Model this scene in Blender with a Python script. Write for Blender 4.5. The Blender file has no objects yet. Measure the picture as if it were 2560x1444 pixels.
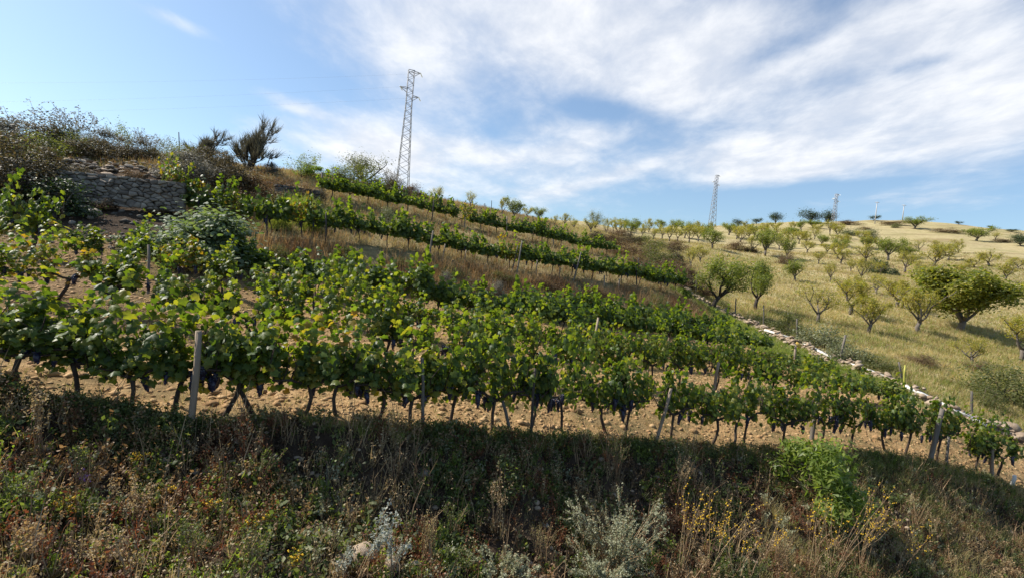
import bpy, math, random
import numpy as np
from mathutils import Vector, Matrix, noise
from mathutils.bvhtree import BVHTree

rng = np.random.default_rng(7)
random.seed(7)
SC = bpy.context.scene
COL = SC.collection

# ------------------------------------------------------------------ camera
F, CX, CY = 1280.0, 1280.0, 722.0            # focal length and centre in 2560-px photograph units
PITCH, ROLL = math.radians(-1.9), math.radians(5.0)
cp, sp = math.cos(PITCH), math.sin(PITCH)
fwd = np.array([0, cp, sp]); up0 = np.array([0, -sp, cp]); rt0 = np.array([1.0, 0, 0])
RT = math.cos(ROLL) * rt0 + math.sin(ROLL) * up0
UP = math.cos(ROLL) * up0 - math.sin(ROLL) * rt0
cam = bpy.data.cameras.new("camera")
cam.sensor_width = 36.0; cam.lens = 18.0
cam.clip_start = 0.1; cam.clip_end = 6000
camo = bpy.data.objects.new("camera", cam); COL.objects.link(camo)
camo.matrix_world = Matrix(((RT[0], UP[0], -fwd[0], 0), (RT[1], UP[1], -fwd[1], 0),
                            (RT[2], UP[2], -fwd[2], 0), (0, 0, 0, 1)))
SC.camera = camo

def PT(u, v, d):
    u = np.asarray(u, float); v = np.asarray(v, float); d = np.asarray(d, float)
    return d[..., None] * (fwd + ((u - CX) / F)[..., None] * RT - ((v - CY) / F)[..., None] * UP)

# ------------------------------------------------------------------ light and sky
SUN_AZ, SUN_EL = math.radians(-77), math.radians(46)
SUN = Vector((math.sin(SUN_AZ) * math.cos(SUN_EL), math.cos(SUN_AZ) * math.cos(SUN_EL), math.sin(SUN_EL)))
sl = bpy.data.lights.new("sun", 'SUN'); sl.energy = 5.0; sl.angle = math.radians(0.53); sl.color = (1.0, 0.93, 0.82)
so = bpy.data.objects.new("sun", sl); COL.objects.link(so)
so.rotation_euler = SUN.to_track_quat('Z', 'Y').to_euler(); so.location = (-40, 30, 60)
SC.view_settings.view_transform = 'Standard'; SC.view_settings.look = 'None'
SC.view_settings.gamma = 1.0; SC.view_settings.use_curve_mapping = False
SC.view_settings.exposure = 0.64
SC.cycles.max_bounces = 8; SC.cycles.transparent_max_bounces = 6

W = bpy.data.worlds.new("World"); SC.world = W; W.use_nodes = True
nt = W.node_tree; nt.nodes.clear()

class NB:
    """small node builder"""
    def __init__(s, tree): s.t = tree; s.n = tree.nodes; s.l = tree.links
    def new(s, typ, **kw):
        n = s.n.new(typ)
        for k, v in kw.items(): setattr(n, k, v)
        return n
    def set(s, sock, v):
        if hasattr(v, 'is_output') or isinstance(v, bpy.types.NodeSocket): s.l.new(v, sock)
        else: sock.default_value = v
    def math(s, op, a, b=None, c=None, clamp=False):
        n = s.n.new('ShaderNodeMath'); n.operation = op; n.use_clamp = clamp
        s.set(n.inputs[0], a)
        if b is not None: s.set(n.inputs[1], b)
        if c is not None: s.set(n.inputs[2], c)
        return n.outputs[0]
    def mix(s, f, a, b, blend='MIX'):
        n = s.n.new('ShaderNodeMix'); n.data_type = 'RGBA'; n.blend_type = blend
        s.set(n.inputs[0], f); s.set(n.inputs[6], a); s.set(n.inputs[7], b)
        return n.outputs[2]
    def noise(s, vec, scale, detail=4, rough=0.55, dist=0.0):
        n = s.n.new('ShaderNodeTexNoise'); n.inputs['Scale'].default_value = scale
        n.inputs['Detail'].default_value = detail; n.inputs['Roughness'].default_value = rough
        n.inputs['Distortion'].default_value = dist
        if vec is not None: s.l.new(vec, n.inputs['Vector'])
        return n.outputs['Fac']
    def ramp(s, fac, stops, interp='LINEAR'):
        n = s.n.new('ShaderNodeValToRGB'); cr = n.color_ramp; cr.interpolation = interp
        while len(cr.elements) < len(stops): cr.elements.new(0.5)
        for e, (p, c) in zip(cr.elements, stops):
            e.position = p; e.color = (c[0], c[1], c[2], 1)
        s.l.new(fac, n.inputs[0]); return n.outputs[0]
    def smooth(s, x, lo, hi):
        n = s.n.new('ShaderNodeMapRange'); n.interpolation_type = 'SMOOTHSTEP'
        s.set(n.inputs[0], x); n.inputs[1].default_value = lo; n.inputs[2].default_value = hi
        return n.outputs[0]

b = NB(nt)
sky = b.new('ShaderNodeTexSky', sky_type='NISHITA')
sky.sun_disc = False; sky.sun_elevation = SUN_EL; sky.sun_rotation = SUN_AZ % (2 * math.pi)
sky.altitude = 400; sky.air_density = 1.0; sky.dust_density = 1.6; sky.ozone_density = 1.5
tc = b.new('ShaderNodeTexCoord')
sep = b.new('ShaderNodeSeparateXYZ'); nt.links.new(tc.outputs['Generated'], sep.inputs[0])
dx, dy, dz = sep.outputs
AZ = b.math('ARCTAN2', dx, dy); EL = b.math('ARCSINE', dz)
zz = b.math('ADD', b.math('MAXIMUM', dz, 0.0), 0.10)
comb = b.new('ShaderNodeCombineXYZ')
nt.links.new(b.math('DIVIDE', dx, zz), comb.inputs[0]); nt.links.new(b.math('DIVIDE', dy, zz), comb.inputs[1])
mp = b.new('ShaderNodeMapping'); nt.links.new(comb.outputs[0], mp.inputs[0])
mp.inputs['Rotation'].default_value = (0, 0, math.radians(32)); mp.inputs['Scale'].default_value = (1.0, 0.62, 1)
plane = mp.outputs[0]
n1 = b.noise(plane, 1.3, 7, 0.60, 0.25)
n2 = b.noise(plane, 4.2, 7, 0.62, 0.2)
def azel(u, v):
    p = PT(u, v, 1.0); p = p / np.linalg.norm(p)
    return math.atan2(p[0], p[1]), math.asin(p[2])
CLOUDS = [  # u, v, half width, half height, tilt(deg, image, + = right end up), weight
    (1420, 60, 640, 250, -6, 0.95), (1050, 210, 260, 140, -30, 0.45), (1700, 190, 330, 120, 8, 0.45),
    (870, 360, 260, 75, -14, 0.85), (1260, 400, 330, 90, 0, 0.62), (1480, 330, 200, 40, 14, 0.4),
    (2200, 330, 620, 130, 10, 0.95), (2500, 190, 420, 160, 18, 0.55), (2330, 40, 380, 110, 20, 0.75),
    (1330, 500, 420, 40, -4, 0.42), (1500, 450, 160, 22, 16, 0.4), (1900, 420, 260, 60, 4, 0.5), (2250, 500, 420, 36, 2, 0.42),
    (440, 55, 130, 22, -22, 0.38), (715, 255, 110, 24, -22, 0.42), (620, 345, 160, 60, -10, 0.25),
    (1545, 290, 140, 40, -8, -0.62), (1960, 120, 150, 40, 22, -0.38), (1850, 495, 330, 26, 2, -0.35), (2120, 470, 260, 22, 4, -0.25), (1380, 350, 110, 22, 10, -0.3), (1230, 330, 80, 30, -20, -0.25), (2300, 165, 120, 26, 15, -0.25)]
tot = None
for u, v, hw, hh, tilt, wgt in CLOUDS:
    a0, e0 = azel(u, v); a1, e1 = azel(u + 10, v); a2, e2 = azel(u, v - 10)
    ax, ex = (a1 - a0) / 10, (e1 - e0) / 10; ay, ey = (a2 - a0) / 10, (e2 - e0) / 10
    det = ax * ey - ay * ex
    da = b.math('SUBTRACT', AZ, a0); de = b.math('SUBTRACT', EL, e0)
    c, s_ = math.cos(math.radians(tilt)), math.sin(math.radians(tilt))
    # px offsets: X=(da*ey-de*ay)/det ; Y(up)=(de*ax-da*ex)/det ; then rotate and scale
    k1 = ((ey * c - ex * s_) / det / hw, (-ay * c + ax * s_) / det / hw)
    k2 = ((-ey * s_ - ex * c) / det / hh, (ay * s_ + ax * c) / det / hh)
    X = b.math('MULTIPLY_ADD', da, k1[0], b.math('MULTIPLY', de, k1[1]))
    Y = b.math('MULTIPLY_ADD', da, k2[0], b.math('MULTIPLY', de, k2[1]))
    r2 = b.math('MULTIPLY_ADD', X, X, b.math('MULTIPLY', Y, Y))
    g = b.math('MULTIPLY', b.math('POWER', 2.718, b.math('MULTIPLY', r2, -1.1)), wgt)
    tot = g if tot is None else b.math('ADD', tot, g)
tot = b.math('MINIMUM', tot, 0.95)
cl = b.math('ADD', tot, b.math('MULTIPLY', b.math('SUBTRACT', n1, 0.5), 1.25))
cl = b.math('ADD', cl, b.math('MULTIPLY', b.math('SUBTRACT', n2, 0.5), 0.62))
mask = b.math('MULTIPLY', b.smooth(cl, 0.25, 1.12), 0.94)
ccol = b.mix(b.smooth(n2, 0.35, 0.7), (6.6, 6.9, 7.5, 1), (8.3, 8.4, 8.6, 1))
skyc = b.mix(0.10, b.mix(1.0, sky.outputs[0], (1.02, 1.20, 1.30, 1), 'MULTIPLY'), (6.6, 7.4, 8.2, 1))
colr = b.mix(mask, skyc, ccol)
bg = b.new('ShaderNodeBackground'); bg.inputs[1].default_value = 0.082
nt.links.new(colr, bg.inputs[0])
wo = b.new('ShaderNodeOutputWorld'); nt.links.new(bg.outputs[0], wo.inputs[0])

# ------------------------------------------------------------------ helpers
def tag(o, label=None, cat=None, group=None, kind=None):
    if label: o['label'] = label
    if cat: o['category'] = cat
    if group: o['group'] = group
    if kind: o['kind'] = kind
    return o

def mesh_np(name, V, Fa, mats, mi=None, smooth=False):
    V = np.ascontiguousarray(V, dtype=np.float32); Fa = np.ascontiguousarray(Fa, dtype=np.int32)
    m, k = Fa.shape
    me = bpy.data.meshes.new(name)
    me.vertices.add(len(V)); me.vertices.foreach_set('co', V.ravel())
    me.loops.add(m * k); me.loops.foreach_set('vertex_index', Fa.ravel())
    me.polygons.add(m); me.polygons.foreach_set('loop_start', np.arange(0, m * k, k, dtype=np.int32))
    if not isinstance(mats, (list, tuple)): mats = [mats]
    for mt in mats: me.materials.append(mt)
    if mi is not None: me.polygons.foreach_set('material_index', np.ascontiguousarray(mi, dtype=np.int32))
    if smooth: me.polygons.foreach_set('use_smooth', np.ones(m, dtype=bool))
    me.update(calc_edges=True)
    return me

def link(name, me, parent=None, loc=None):
    o = bpy.data.objects.new(name, me); COL.objects.link(o)
    if parent is not None: o.parent = parent
    if loc is not None: o.location = loc
    return o

def empty(name, loc, rz=0.0):
    o = bpy.data.objects.new(name, None); COL.objects.link(o)
    o.empty_display_size = 0.1; o.location = loc; o.rotation_euler = (0, 0, rz)
    return o

def merge(parts):
    Vs, Fs, off = [], [], 0
    for V, Fa in parts:
        Vs.append(V); Fs.append(Fa + off); off += len(V)
    return np.concatenate(Vs), np.concatenate(Fs)

def unit(a):
    a = np.asarray(a, float); return a / np.maximum(np.linalg.norm(a, axis=-1, keepdims=True), 1e-9)

def frames(nrm, tip):
    """rotation matrices whose columns are x (width), y (tip), z (normal)"""
    z = unit(nrm); y = tip - (tip * z).sum(-1, keepdims=True) * z
    y = unit(y + 1e-6); x = np.cross(y, z)
    return np.stack([x, y, z], -1)

def scatter(TV, TF, R, P, S):
    S = np.asarray(S, float)
    if S.ndim == 1: S = S[:, None, None]
    else: S = S[:, None, :]
    L = TV[None] * S
    V = np.einsum('nij,nkj->nki', R, L) + P[:, None, :]
    Fa = TF[None] + (np.arange(len(P)) * len(TV))[:, None, None]
    return V.reshape(-1, 3), Fa.reshape(-1, TF.shape[1])

def randu(n): return unit(rng.normal(size=(n, 3)))

def tube(pts, rad, sides=6, cap=True):
    pts = np.asarray(pts, float); rad = np.asarray(rad, float); n = len(pts)
    t = unit(np.gradient(pts, axis=0))
    ref = np.array([0.31, 0.95, 0.05]) if abs(t[0, 2]) > 0.5 else np.array([0.05, 0.1, 1.0])
    x = unit(np.cross(t, ref)); y = np.cross(t, x)
    a = np.arange(sides) * 2 * math.pi / sides
    V = pts[:, None] + rad[:, None, None] * (np.cos(a)[None, :, None] * x[:, None] + np.sin(a)[None, :, None] * y[:, None])
    V = V.reshape(-1, 3); Fs = []
    for i in range(n - 1):
        for j in range(sides):
            p, q = i * sides + j, i * sides + (j + 1) % sides
            Fs += [(p, q, q + sides), (p, q + sides, p + sides)]
    if cap:
        V = np.vstack([V, pts[-1], pts[0]])
        for j in range(sides):
            Fs.append(((n - 1) * sides + j, (n - 1) * sides + (j + 1) % sides, n * sides))
            Fs.append(((j + 1) % sides, j, n * sides + 1))
    return V, np.array(Fs)

def bar(p, q, w, h=None):
    p = np.asarray(p, float); q = np.asarray(q, float); h = h or w
    return tube(np.array([p, q]), [w / 1.414, w / 1.414], 4)

ORD = ['first', 'second', 'third', 'fourth', 'fifth', 'sixth', 'seventh', 'eighth', 'ninth', 'tenth', 'eleventh', 'twelfth',
       'thirteenth', 'fourteenth', 'fifteenth', 'sixteenth', 'seventeenth', 'eighteenth', 'nineteenth']
TENS = {2: 'twent', 3: 'thirt', 4: 'fort', 5: 'fift'}
def ordw(i):                                  # i from 0
    n = i + 1
    if n < 20: return ORD[i]
    t, r = divmod(n, 10)
    return TENS[t] + ('ieth' if r == 0 else 'y-' + ORD[r - 1])

# ------------------------------------------------------------------ materials
def newmat(name):
    m = bpy.data.materials.new(name); m.use_nodes = True; m.node_tree.nodes.clear()
    return m, NB(m.node_tree)

def out(b, sh): 
    o = b.new('ShaderNodeOutputMaterial'); b.l.new(sh, o.inputs[0])

def leafmat(name, cols, trans=0.4, rough=0.5, tcol=(1.25, 1.35, 0.45), spec=0.35, vary=0.0):
    m, b = newmat(name)
    oi = b.new('ShaderNodeObjectInfo'); ge = b.new('ShaderNodeNewGeometry')
    r = b.math('FRACT', b.math('ADD', b.math('MULTIPLY', oi.outputs['Random'], 13.7), ge.outputs['Random Per Island']))
    stops = [(i / max(1, len(cols) - 1), c) for i, c in enumerate(cols)]
    if vary > 0:
        nz = b.smooth(b.noise(ge.outputs['Position'], .55, 4, .6), .3, .7)
        r = b.math('ADD', b.math('MULTIPLY', r, 1 - vary), b.math('MULTIPLY', nz, vary))
    c = b.ramp(r, stops)
    p = b.new('ShaderNodeBsdfPrincipled'); b.l.new(c, p.inputs['Base Color'])
    p.inputs['Roughness'].default_value = rough; p.inputs['Specular IOR Level'].default_value = spec
    if trans > 0:
        t = b.new('ShaderNodeBsdfTranslucent')
        b.l.new(b.mix(1.0, c, (*[x * 1.9 for x in tcol], 1), 'MULTIPLY'), t.inputs[0])
        mx = b.new('ShaderNodeMixShader'); mx.inputs[0].default_value = trans
        b.l.new(p.outputs[0], mx.inputs[1]); b.l.new(t.outputs[0], mx.inputs[2]); out(b, mx.outputs[0])
    else: out(b, p.outputs[0])
    return m

def surfmat(name, cols, scale=6.0, rough=0.85, bump=0.4, bscale=30.0, stretch=(1, 1, 1), isl=0.0, coord='Object'):
    m, b = newmat(name)
    tc = b.new('ShaderNodeTexCoord'); mp = b.new('ShaderNodeMapping'); b.l.new(tc.outputs[coord], mp.inputs[0])
    mp.inputs['Scale'].default_value = stretch
    n = b.noise(mp.outputs[0], scale, 5, 0.6)
    f = b.smooth(n, 0.28, 0.72)
    if isl > 0:
        oi = b.new('ShaderNodeObjectInfo'); ge = b.new('ShaderNodeNewGeometry')
        r = b.math('FRACT', b.math('ADD', b.math('MULTIPLY', oi.outputs['Random'], 13.7), ge.outputs['Random Per Island']))
        f = b.math('ADD', b.math('MULTIPLY', f, 1 - isl), b.math('MULTIPLY', r, isl))
    c = b.ramp(f, [(i / max(1, len(cols) - 1), q) for i, q in enumerate(cols)])
    p = b.new('ShaderNodeBsdfPrincipled'); b.l.new(c, p.inputs['Base Color']); p.inputs['Roughness'].default_value = rough
    p.inputs['Specular IOR Level'].default_value = 0.25
    n2 = b.noise(mp.outputs[0], bscale, 4, 0.65)
    bp = b.new('ShaderNodeBump'); bp.inputs['Strength'].default_value = bump; bp.inputs['Distance'].default_value = 0.03
    b.l.new(n2, bp.inputs['Height']); b.l.new(bp.outputs[0], p.inputs['Normal']); out(b, p.outputs[0])
    return m

M = {}
M['vine'] = leafmat('vine_leaf', [(.030, .052, .014), (.042, .074, .016), (.060, .098, .018), (.082, .118, .020), (.11, .14, .025), (.165, .165, .032)], 0.40, 0.46, (1.65, 1.55, .38), spec=.3)
M['vine_autumn'] = leafmat('vine_leaf_autumn', [(.045, .085, .016), (.075, .12, .02), (.10, .14, .025), (.15, .16, .026), (.20, .16, .025), (.24, .13, .02), (.07, .10, .02)], 0.42, 0.45)
M['vine_far'] = leafmat('vine_leaf_upper', [(.034, .058, .015), (.052, .088, .018), (.078, .118, .021), (.12, .15, .028)], 0.40, 0.45, (1.85, 1.7, .40))
M['vine_wood'] = surfmat('vine_wood', [(.035, .024, .018), (.085, .062, .046)], 9, .9, .8, 40, (1, 1, .25))
M['grape'] = leafmat('grape_skin', [(.006, .007, .022), (.012, .013, .04), (.022, .02, .05)], 0, .38, spec=.5)
M['post'] = surfmat('weathered_post', [(.13, .10, .075), (.27, .21, .155), (.37, .30, .225)], 5, .85, .5, 30, (1, 1, .12))
M['post_grey'] = surfmat('grey_post', [(.09, .08, .068), (.22, .19, .16)], 5, .85, .5, 30, (1, 1, .12))
M['post_dark'] = surfmat('dark_post', [(.035, .03, .028), (.09, .075, .062)], 5, .85, .5, 30, (1, 1, .12))
M['white_board'] = surfmat('white_board', [(.55, .52, .47), (.74, .72, .67)], 4, .7, .2, 30)
M['yellow'] = surfmat('yellow_plate', [(.55, .36, .08), (.68, .46, .13)], 4, .6, .1)
M['bamboo'] = surfmat('bamboo', [(.30, .30, .05), (.42, .38, .09)], 4, .5, .1)
M['stone'] = surfmat('wall_stone', [(.085, .072, .06), (.17, .145, .12), (.27, .235, .19), (.36, .31, .24)], 3, .92, .7, 14, isl=.6)
M['stone_dark'] = surfmat('dark_stone', [(.05, .042, .035), (.10, .085, .07), (.15, .13, .11)], 3, .92, .5, 14, isl=.5)
M['stone_warm'] = surfmat('warm_stone', [(.19, .135, .095), (.31, .235, .165), (.43, .345, .26)], 3, .92, .6, 14, isl=.5)
M['clod'] = surfmat('soil_clod', [(.22, .125, .06), (.36, .225, .11), (.46, .32, .17)], 5, .95, .5, 20, isl=.7)
M['bark'] = surfmat('bark', [(.09, .075, .062), (.21, .18, .15)], 7, .92, .8, 26, (1, 1, .3))
M['bark_dark'] = surfmat('bark_dark', [(.03, .025, .021), (.075, .06, .05)], 7, .92, .8, 26, (1, 1, .3))
M['twig'] = surfmat('twig', [(.09, .07, .052), (.20, .16, .12)], 7, .9, .3)
M['steel'] = surfmat('galvanised_steel', [(.26, .275, .31), (.36, .375, .41)], 3, .55, .1)
M['insul'] = surfmat('glass_insulator', [(.68, .73, .76), (.8, .84, .86)], 3, .25, .0)
M['cable'] = surfmat('cable', [(.22, .23, .26), (.28, .29, .32)], 3, .5, .0)
M['concrete'] = surfmat('concrete_pole', [(.42, .41, .4), (.52, .51, .5)], 3, .8, .2)
M['almond'] = leafmat('almond_leaf', [(.12, .125, .028), (.17, .17, .034), (.22, .205, .04), (.29, .24, .046), (.33, .23, .042)], .38, .5)
M['almond_green'] = leafmat('almond_leaf_green', [(.07, .095, .022), (.105, .13, .027), (.15, .165, .032), (.20, .20, .036)], .38, .5)
M['dense_tree'] = leafmat('fig_leaf_yellowing', [(.075, .095, .018), (.12, .135, .024), (.175, .175, .03), (.24, .205, .034)], .38, .5)
M['oak'] = leafmat('oak_leaf', [(.022, .04, .018), (.038, .06, .025), (.055, .08, .03)], .2, .5)
M['olive'] = leafmat('olive_leaf', [(.09, .105, .055), (.14, .155, .08), (.21, .21, .12)], .25, .5, (1.1, 1.1, .6))
M['fig'] = leafmat('fig_leaf', [(.075, .11, .06), (.12, .155, .09), (.19, .22, .14)], .28, .55, spec=.22)
M['bush_green'] = leafmat('bush_green', [(.085, .125, .027), (.13, .175, .036), (.20, .23, .055)], .42, .42)
M['silver'] = leafmat('silver_leaf', [(.16, .17, .105), (.25, .26, .165), (.36, .36, .25)], .25, .6, (1.0, 1.0, .7))
M['silver_white'] = leafmat('silver_white_leaf', [(.22, .235, .20), (.33, .345, .30), (.45, .46, .41)], .25, .6, (1, 1, .8))
M['bramble'] = leafmat('bramble_leaf', [(.030, .030, .018), (.055, .048, .028), (.085, .068, .042), (.12, .10, .052)], .25, .6, (1.1, 1.0, .6))
M['bramble_grey'] = leafmat('bramble_grey_leaf', [(.09, .085, .075), (.14, .13, .105), (.2, .18, .14)], .25, .6, (1, 1, .8))
M['litter'] = leafmat('dark_litter', [(.035, .024, .016), (.065, .043, .027), (.11, .075, .045)], .2, .7)
M['scrub_brown'] = leafmat('scrub_brown', [(.07, .045, .028), (.12, .075, .042), (.165, .115, .06), (.10, .09, .04)], .25, .7, (1.1, .9, .6))
M['scrub_green'] = leafmat('scrub_green', [(.06, .075, .025), (.095, .105, .035), (.14, .135, .05)], .3, .6)
M['broom'] = leafmat('broom_stem', [(.06, .055, .045), (.10, .09, .065), (.13, .12, .075)], .2, .6, (1, 1, .8))
M['fennel'] = leafmat('feathery_green', [(.12, .15, .05), (.18, .20, .07), (.26, .25, .10)], .35, .5)
M['grass_gold'] = leafmat('grass_gold', [(.15, .16, .055), (.23, .22, .085), (.33, .285, .13), (.42, .35, .175), (.49, .41, .225)], .35, .6, (1.1, 1.0, .6), vary=.6)
M['grass_green'] = leafmat('grass_green', [(.11, .14, .035), (.17, .20, .05), (.26, .26, .085)], .38, .5, vary=.4)
M['grass_brown'] = leafmat('grass_brown', [(.10, .06, .035), (.17, .10, .055), (.25, .165, .09), (.33, .24, .13), (.24, .19, .10)], .3, .6, (1.1, .95, .6), vary=.6)
M['grass_olive'] = leafmat('grass_olive', [(.09, .10, .04), (.16, .16, .07), (.27, .235, .12), (.34, .29, .16)], .3, .6, (1.1, 1.0, .6), vary=.6)
M['weed_green'] = leafmat('weed_green', [(.035, .050, .018), (.06, .082, .026), (.10, .125, .042), (.17, .175, .08)], .38, .55)
M['weed_red'] = leafmat('weed_red', [(.09, .038, .02), (.15, .065, .03), (.20, .10, .05)], .3, .6, (1.2, .8, .6))
M['weed_pale'] = leafmat('weed_pale', [(.20, .155, .085), (.32, .25, .14), (.40, .32, .19), (.26, .16, .10)], .3, .6, (1.1, 1.0, .7))
M['yellow_flower'] = leafmat('yellow_flower', [(.62, .42, .03), (.75, .55, .05)], .3, .6, (1, 1, .6))
M['purple_flower'] = leafmat('purple_flower', [(.25, .12, .32), (.36, .18, .42)], .3, .6, (1, 1, 1))
M['stalk'] = leafmat('dry_stalk', [(.15, .09, .05), (.25, .16, .085), (.34, .25, .14)], 0, .7)

# ------------------------------------------------------------------ terrain: rails through the place, near to far
RN = ['A', 'B', 'C', 'D', 'Ft', 'G', 'U1', 'K', 'U2', 'r1', 'M1', 'M2', 'M3', 'S']
TAB = {
 -900: [(890, 5), (650, 8.8), (565, 12.5), (510, 15), (495, 16), (480, 17), (460, 18.5), (420, 19.5), (360, 21.5), (310, 25), (320, 40), (345, 80), (380, 110), (410, 150)],
 0: [(978, 5.9), (730, 9.8), (640, 13.6), (580, 16), (565, 16.8), (548, 17.6), (522, 19), (470, 20), (420, 22), (370, 25), (380, 40), (410, 80), (445, 110), (475, 150)],
 150: [(1014, 6.1), (750, 9.95), (650, 13.7), (588, 16.4), (572, 17.2), (550, 18.1), (502, 19.8), (432, 20.4), (408, 22.3), (378, 25.5), (385, 40), (415, 80), (450, 110), (480, 150)],
 300: [(1040, 6.3), (780, 10.1), (672, 14), (606, 16.8), (586, 17.8), (560, 18.8), (516, 20.3), (446, 20.8), (420, 23), (385, 27), (392, 40), (420, 80), (460, 110), (490, 150)],
 455: [(1070, 6.4), (812, 10.3), (712, 14.1), (650, 17.1), (620, 18.5), (582, 19.5), (528, 20.8), (462, 21.4), (432, 23.5), (400, 28), (406, 42), (430, 80), (470, 110), (500, 150)],
 560: [(1062, 6.6), (832, 10.4), (738, 14.1), (678, 17), (636, 18.8), (592, 19.8), (572, 20.7), (505, 22.6), (450, 25), (412, 29.5), (418, 42), (440, 80), (475, 110), (505, 150)],
 650: [(1050, 6.8), (850, 10.6), (765, 14.1), (705, 17), (655, 19), (601, 20), (586, 20.8), (528, 23.3), (468, 26), (425, 31), (430, 43), (450, 80), (480, 110), (510, 150)],
 820: [(1056, 7.2), (885, 11), (804, 14.3), (742, 17), (695, 19.6), (612, 21), (598, 22), (545, 25), (492, 28), (442, 34), (452, 45), (470, 80), (500, 110), (530, 150)],
 1000: [(1072, 7.7), (912, 11.5), (838, 14.8), (778, 17.6), (737, 20.8), (634, 22.7), (621, 23.6), (570, 28), (530, 32), (480, 40), (488, 52), (502, 80), (520, 110), (540, 150)],
 1200: [(1084, 8.6), (938, 12.2), (872, 15.5), (812, 18.5), (765, 22), (670, 24.3), (659, 25.2), (612, 30), (575, 34.5), (521, 45), (525, 57), (531, 80), (541, 110), (552, 150)],
 1300: [(1090, 9), (945, 12.8), (884, 16.2), (823, 19.1), (772, 23), (690, 25), (678, 26), (636, 31), (600, 35.5), (538, 48), (541, 60), (545, 80), (550, 110), (556, 150)],
 1400: [(1094, 9.6), (948, 13.6), (896, 16.9), (839, 19.7), (782, 23.9), (700, 26), (688, 27), (650, 32), (618, 36.7), (566, 52), (560, 62), (557, 78), (555, 95), (554, 110)],
 1560: [(1105, 10.5), (953, 14.7), (914, 18.3), (856, 21), (801, 25.4), (722, 28.3), (709, 29.2), (676, 33.5), (650, 39), (622, 50), (605, 70), (594, 90), (583, 120), (575, 150)],
 1700: [(1116, 11.3), (963, 15.4), (926, 19.6), (870, 22.2), (816, 26.8), (752, 30), (731, 31.3), (702, 35.5), (674, 41), (648, 52), (624, 72), (604, 100), (582, 145), (566, 205)],
 1800: [(1122, 11.8), (976, 16.1), (931, 20.2), (878, 23.2), (834, 28), (797, 31), (767, 34.5), (737, 39.5), (707, 46), (678, 56), (648, 75), (615, 105), (584, 155), (562, 225)],
 2000: [(1125, 12.8), (990, 17.6), (937, 21.5), (890, 24.6), (850, 28), (815, 31.5), (785, 36), (755, 42), (725, 50), (695, 60), (665, 76), (630, 105), (588, 160), (556, 240)],
 2200: [(1140, 13.7), (1006, 18.4), (958, 21), (915, 24), (872, 27.8), (838, 31.5), (805, 36), (772, 42), (740, 50), (706, 60), (670, 77), (630, 105), (585, 165), (548, 255)],
 2350: [(1160, 14.4), (1050, 18), (1000, 20.6), (948, 23.6), (900, 27.5), (866, 31), (835, 35.5), (800, 41), (765, 48.5), (728, 58), (688, 74), (642, 102), (592, 160), (552, 245)],
 2560: [(1226, 15.2), (1130, 18), (1060, 20.5), (990, 23.5), (935, 27), (900, 30.5), (868, 35), (830, 40.5), (792, 48), (748, 57), (702, 73), (652, 101), (606, 155), (576, 230)],
 3500: [(1330, 17.5), (1220, 19.5), (1150, 22), (1080, 25), (1025, 28), (990, 31), (955, 35.5), (915, 41), (878, 48), (835, 57), (790, 73), (740, 101), (700, 155), (672, 230)],
}
UG = np.arange(-900, 3501, 10.0)
keys = sorted(TAB)
def smoothrow(y, k=7):
    for _ in range(2):
        yp = np.pad(y, k, mode='edge'); y = np.convolve(yp, np.ones(2 * k + 1) / (2 * k + 1), 'same')[k:-k]
    return y
RV, RD = [], []
for i in range(len(RN)):
    k = 3 if RN[i] in ('U1', 'K') else 6
    RV.append(smoothrow(np.interp(UG, keys, [TAB[q][i][0] for q in keys]), k))
    RD.append(smoothrow(np.interp(UG, keys, [TAB[q][i][1] for q in keys]), k))
vA, dA = RV[0], RD[0]
rails = []                                     # 3-D polylines near -> far
kk = np.clip((UG - 900) / 1000, 0, 1)                # the bank lies flatter towards the right
f4, f3, f2, f1 = .932 - .04 * kk, .848 - .062 * kk, .74 - .055 * kk, .54 - .035 * kk
crest = np.array([noise.noise(Vector((u * .009, 2.3, 0))) + .6 * noise.noise(Vector((u * .028, 7.1, 0))) for u in UG])
near = PT(UG, vA + 660, dA * f1)
back = near.copy(); back[:, 0] *= 5; back[:, 1] = -45; back[:, 2] = -6.0
back2 = near.copy(); back2[:, 0] *= 2.2; back2[:, 1] = -6; back2[:, 2] -= .3
rails += [back, back2, near, PT(UG, vA + 360, dA * f2), PT(UG, vA + 235, dA * f3), PT(UG, vA + 110, dA * (f4 + .03 * crest)), PT(UG, vA + 18, dA * (.98 + .022 * crest))]
RA = len(rails)
for v_, d_ in zip(RV, RD): rails.append(PT(UG, v_, d_))
last = rails[-1]
far1 = last.copy(); far1[:, :2] *= 1.35; far1[:, 2] -= 6
far2 = last.copy(); far2[:, :2] *= 14; far2[:, 2] = -60
rails += [far1, far2]
RIDX = {n: RA + i for i, n in enumerate(RN)}
SUB = [4, 6, 14, 12, 12, 10, 4] + [16, 12, 10, 10, 10, 5, 9, 9, 12, 10, 10, 9, 8] + [3, 4]
grid, rpar = [], []
for i in range(len(rails) - 1):
    for k in range(SUB[i]):
        t = k / SUB[i]; grid.append(rails[i] * (1 - t) + rails[i + 1] * t); rpar.append(i + t)
grid.append(rails[-1]); rpar.append(len(rails) - 1.0)
grid = np.array(grid); rpar = np.array(rpar); NR, NC = grid.shape[:2]
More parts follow.
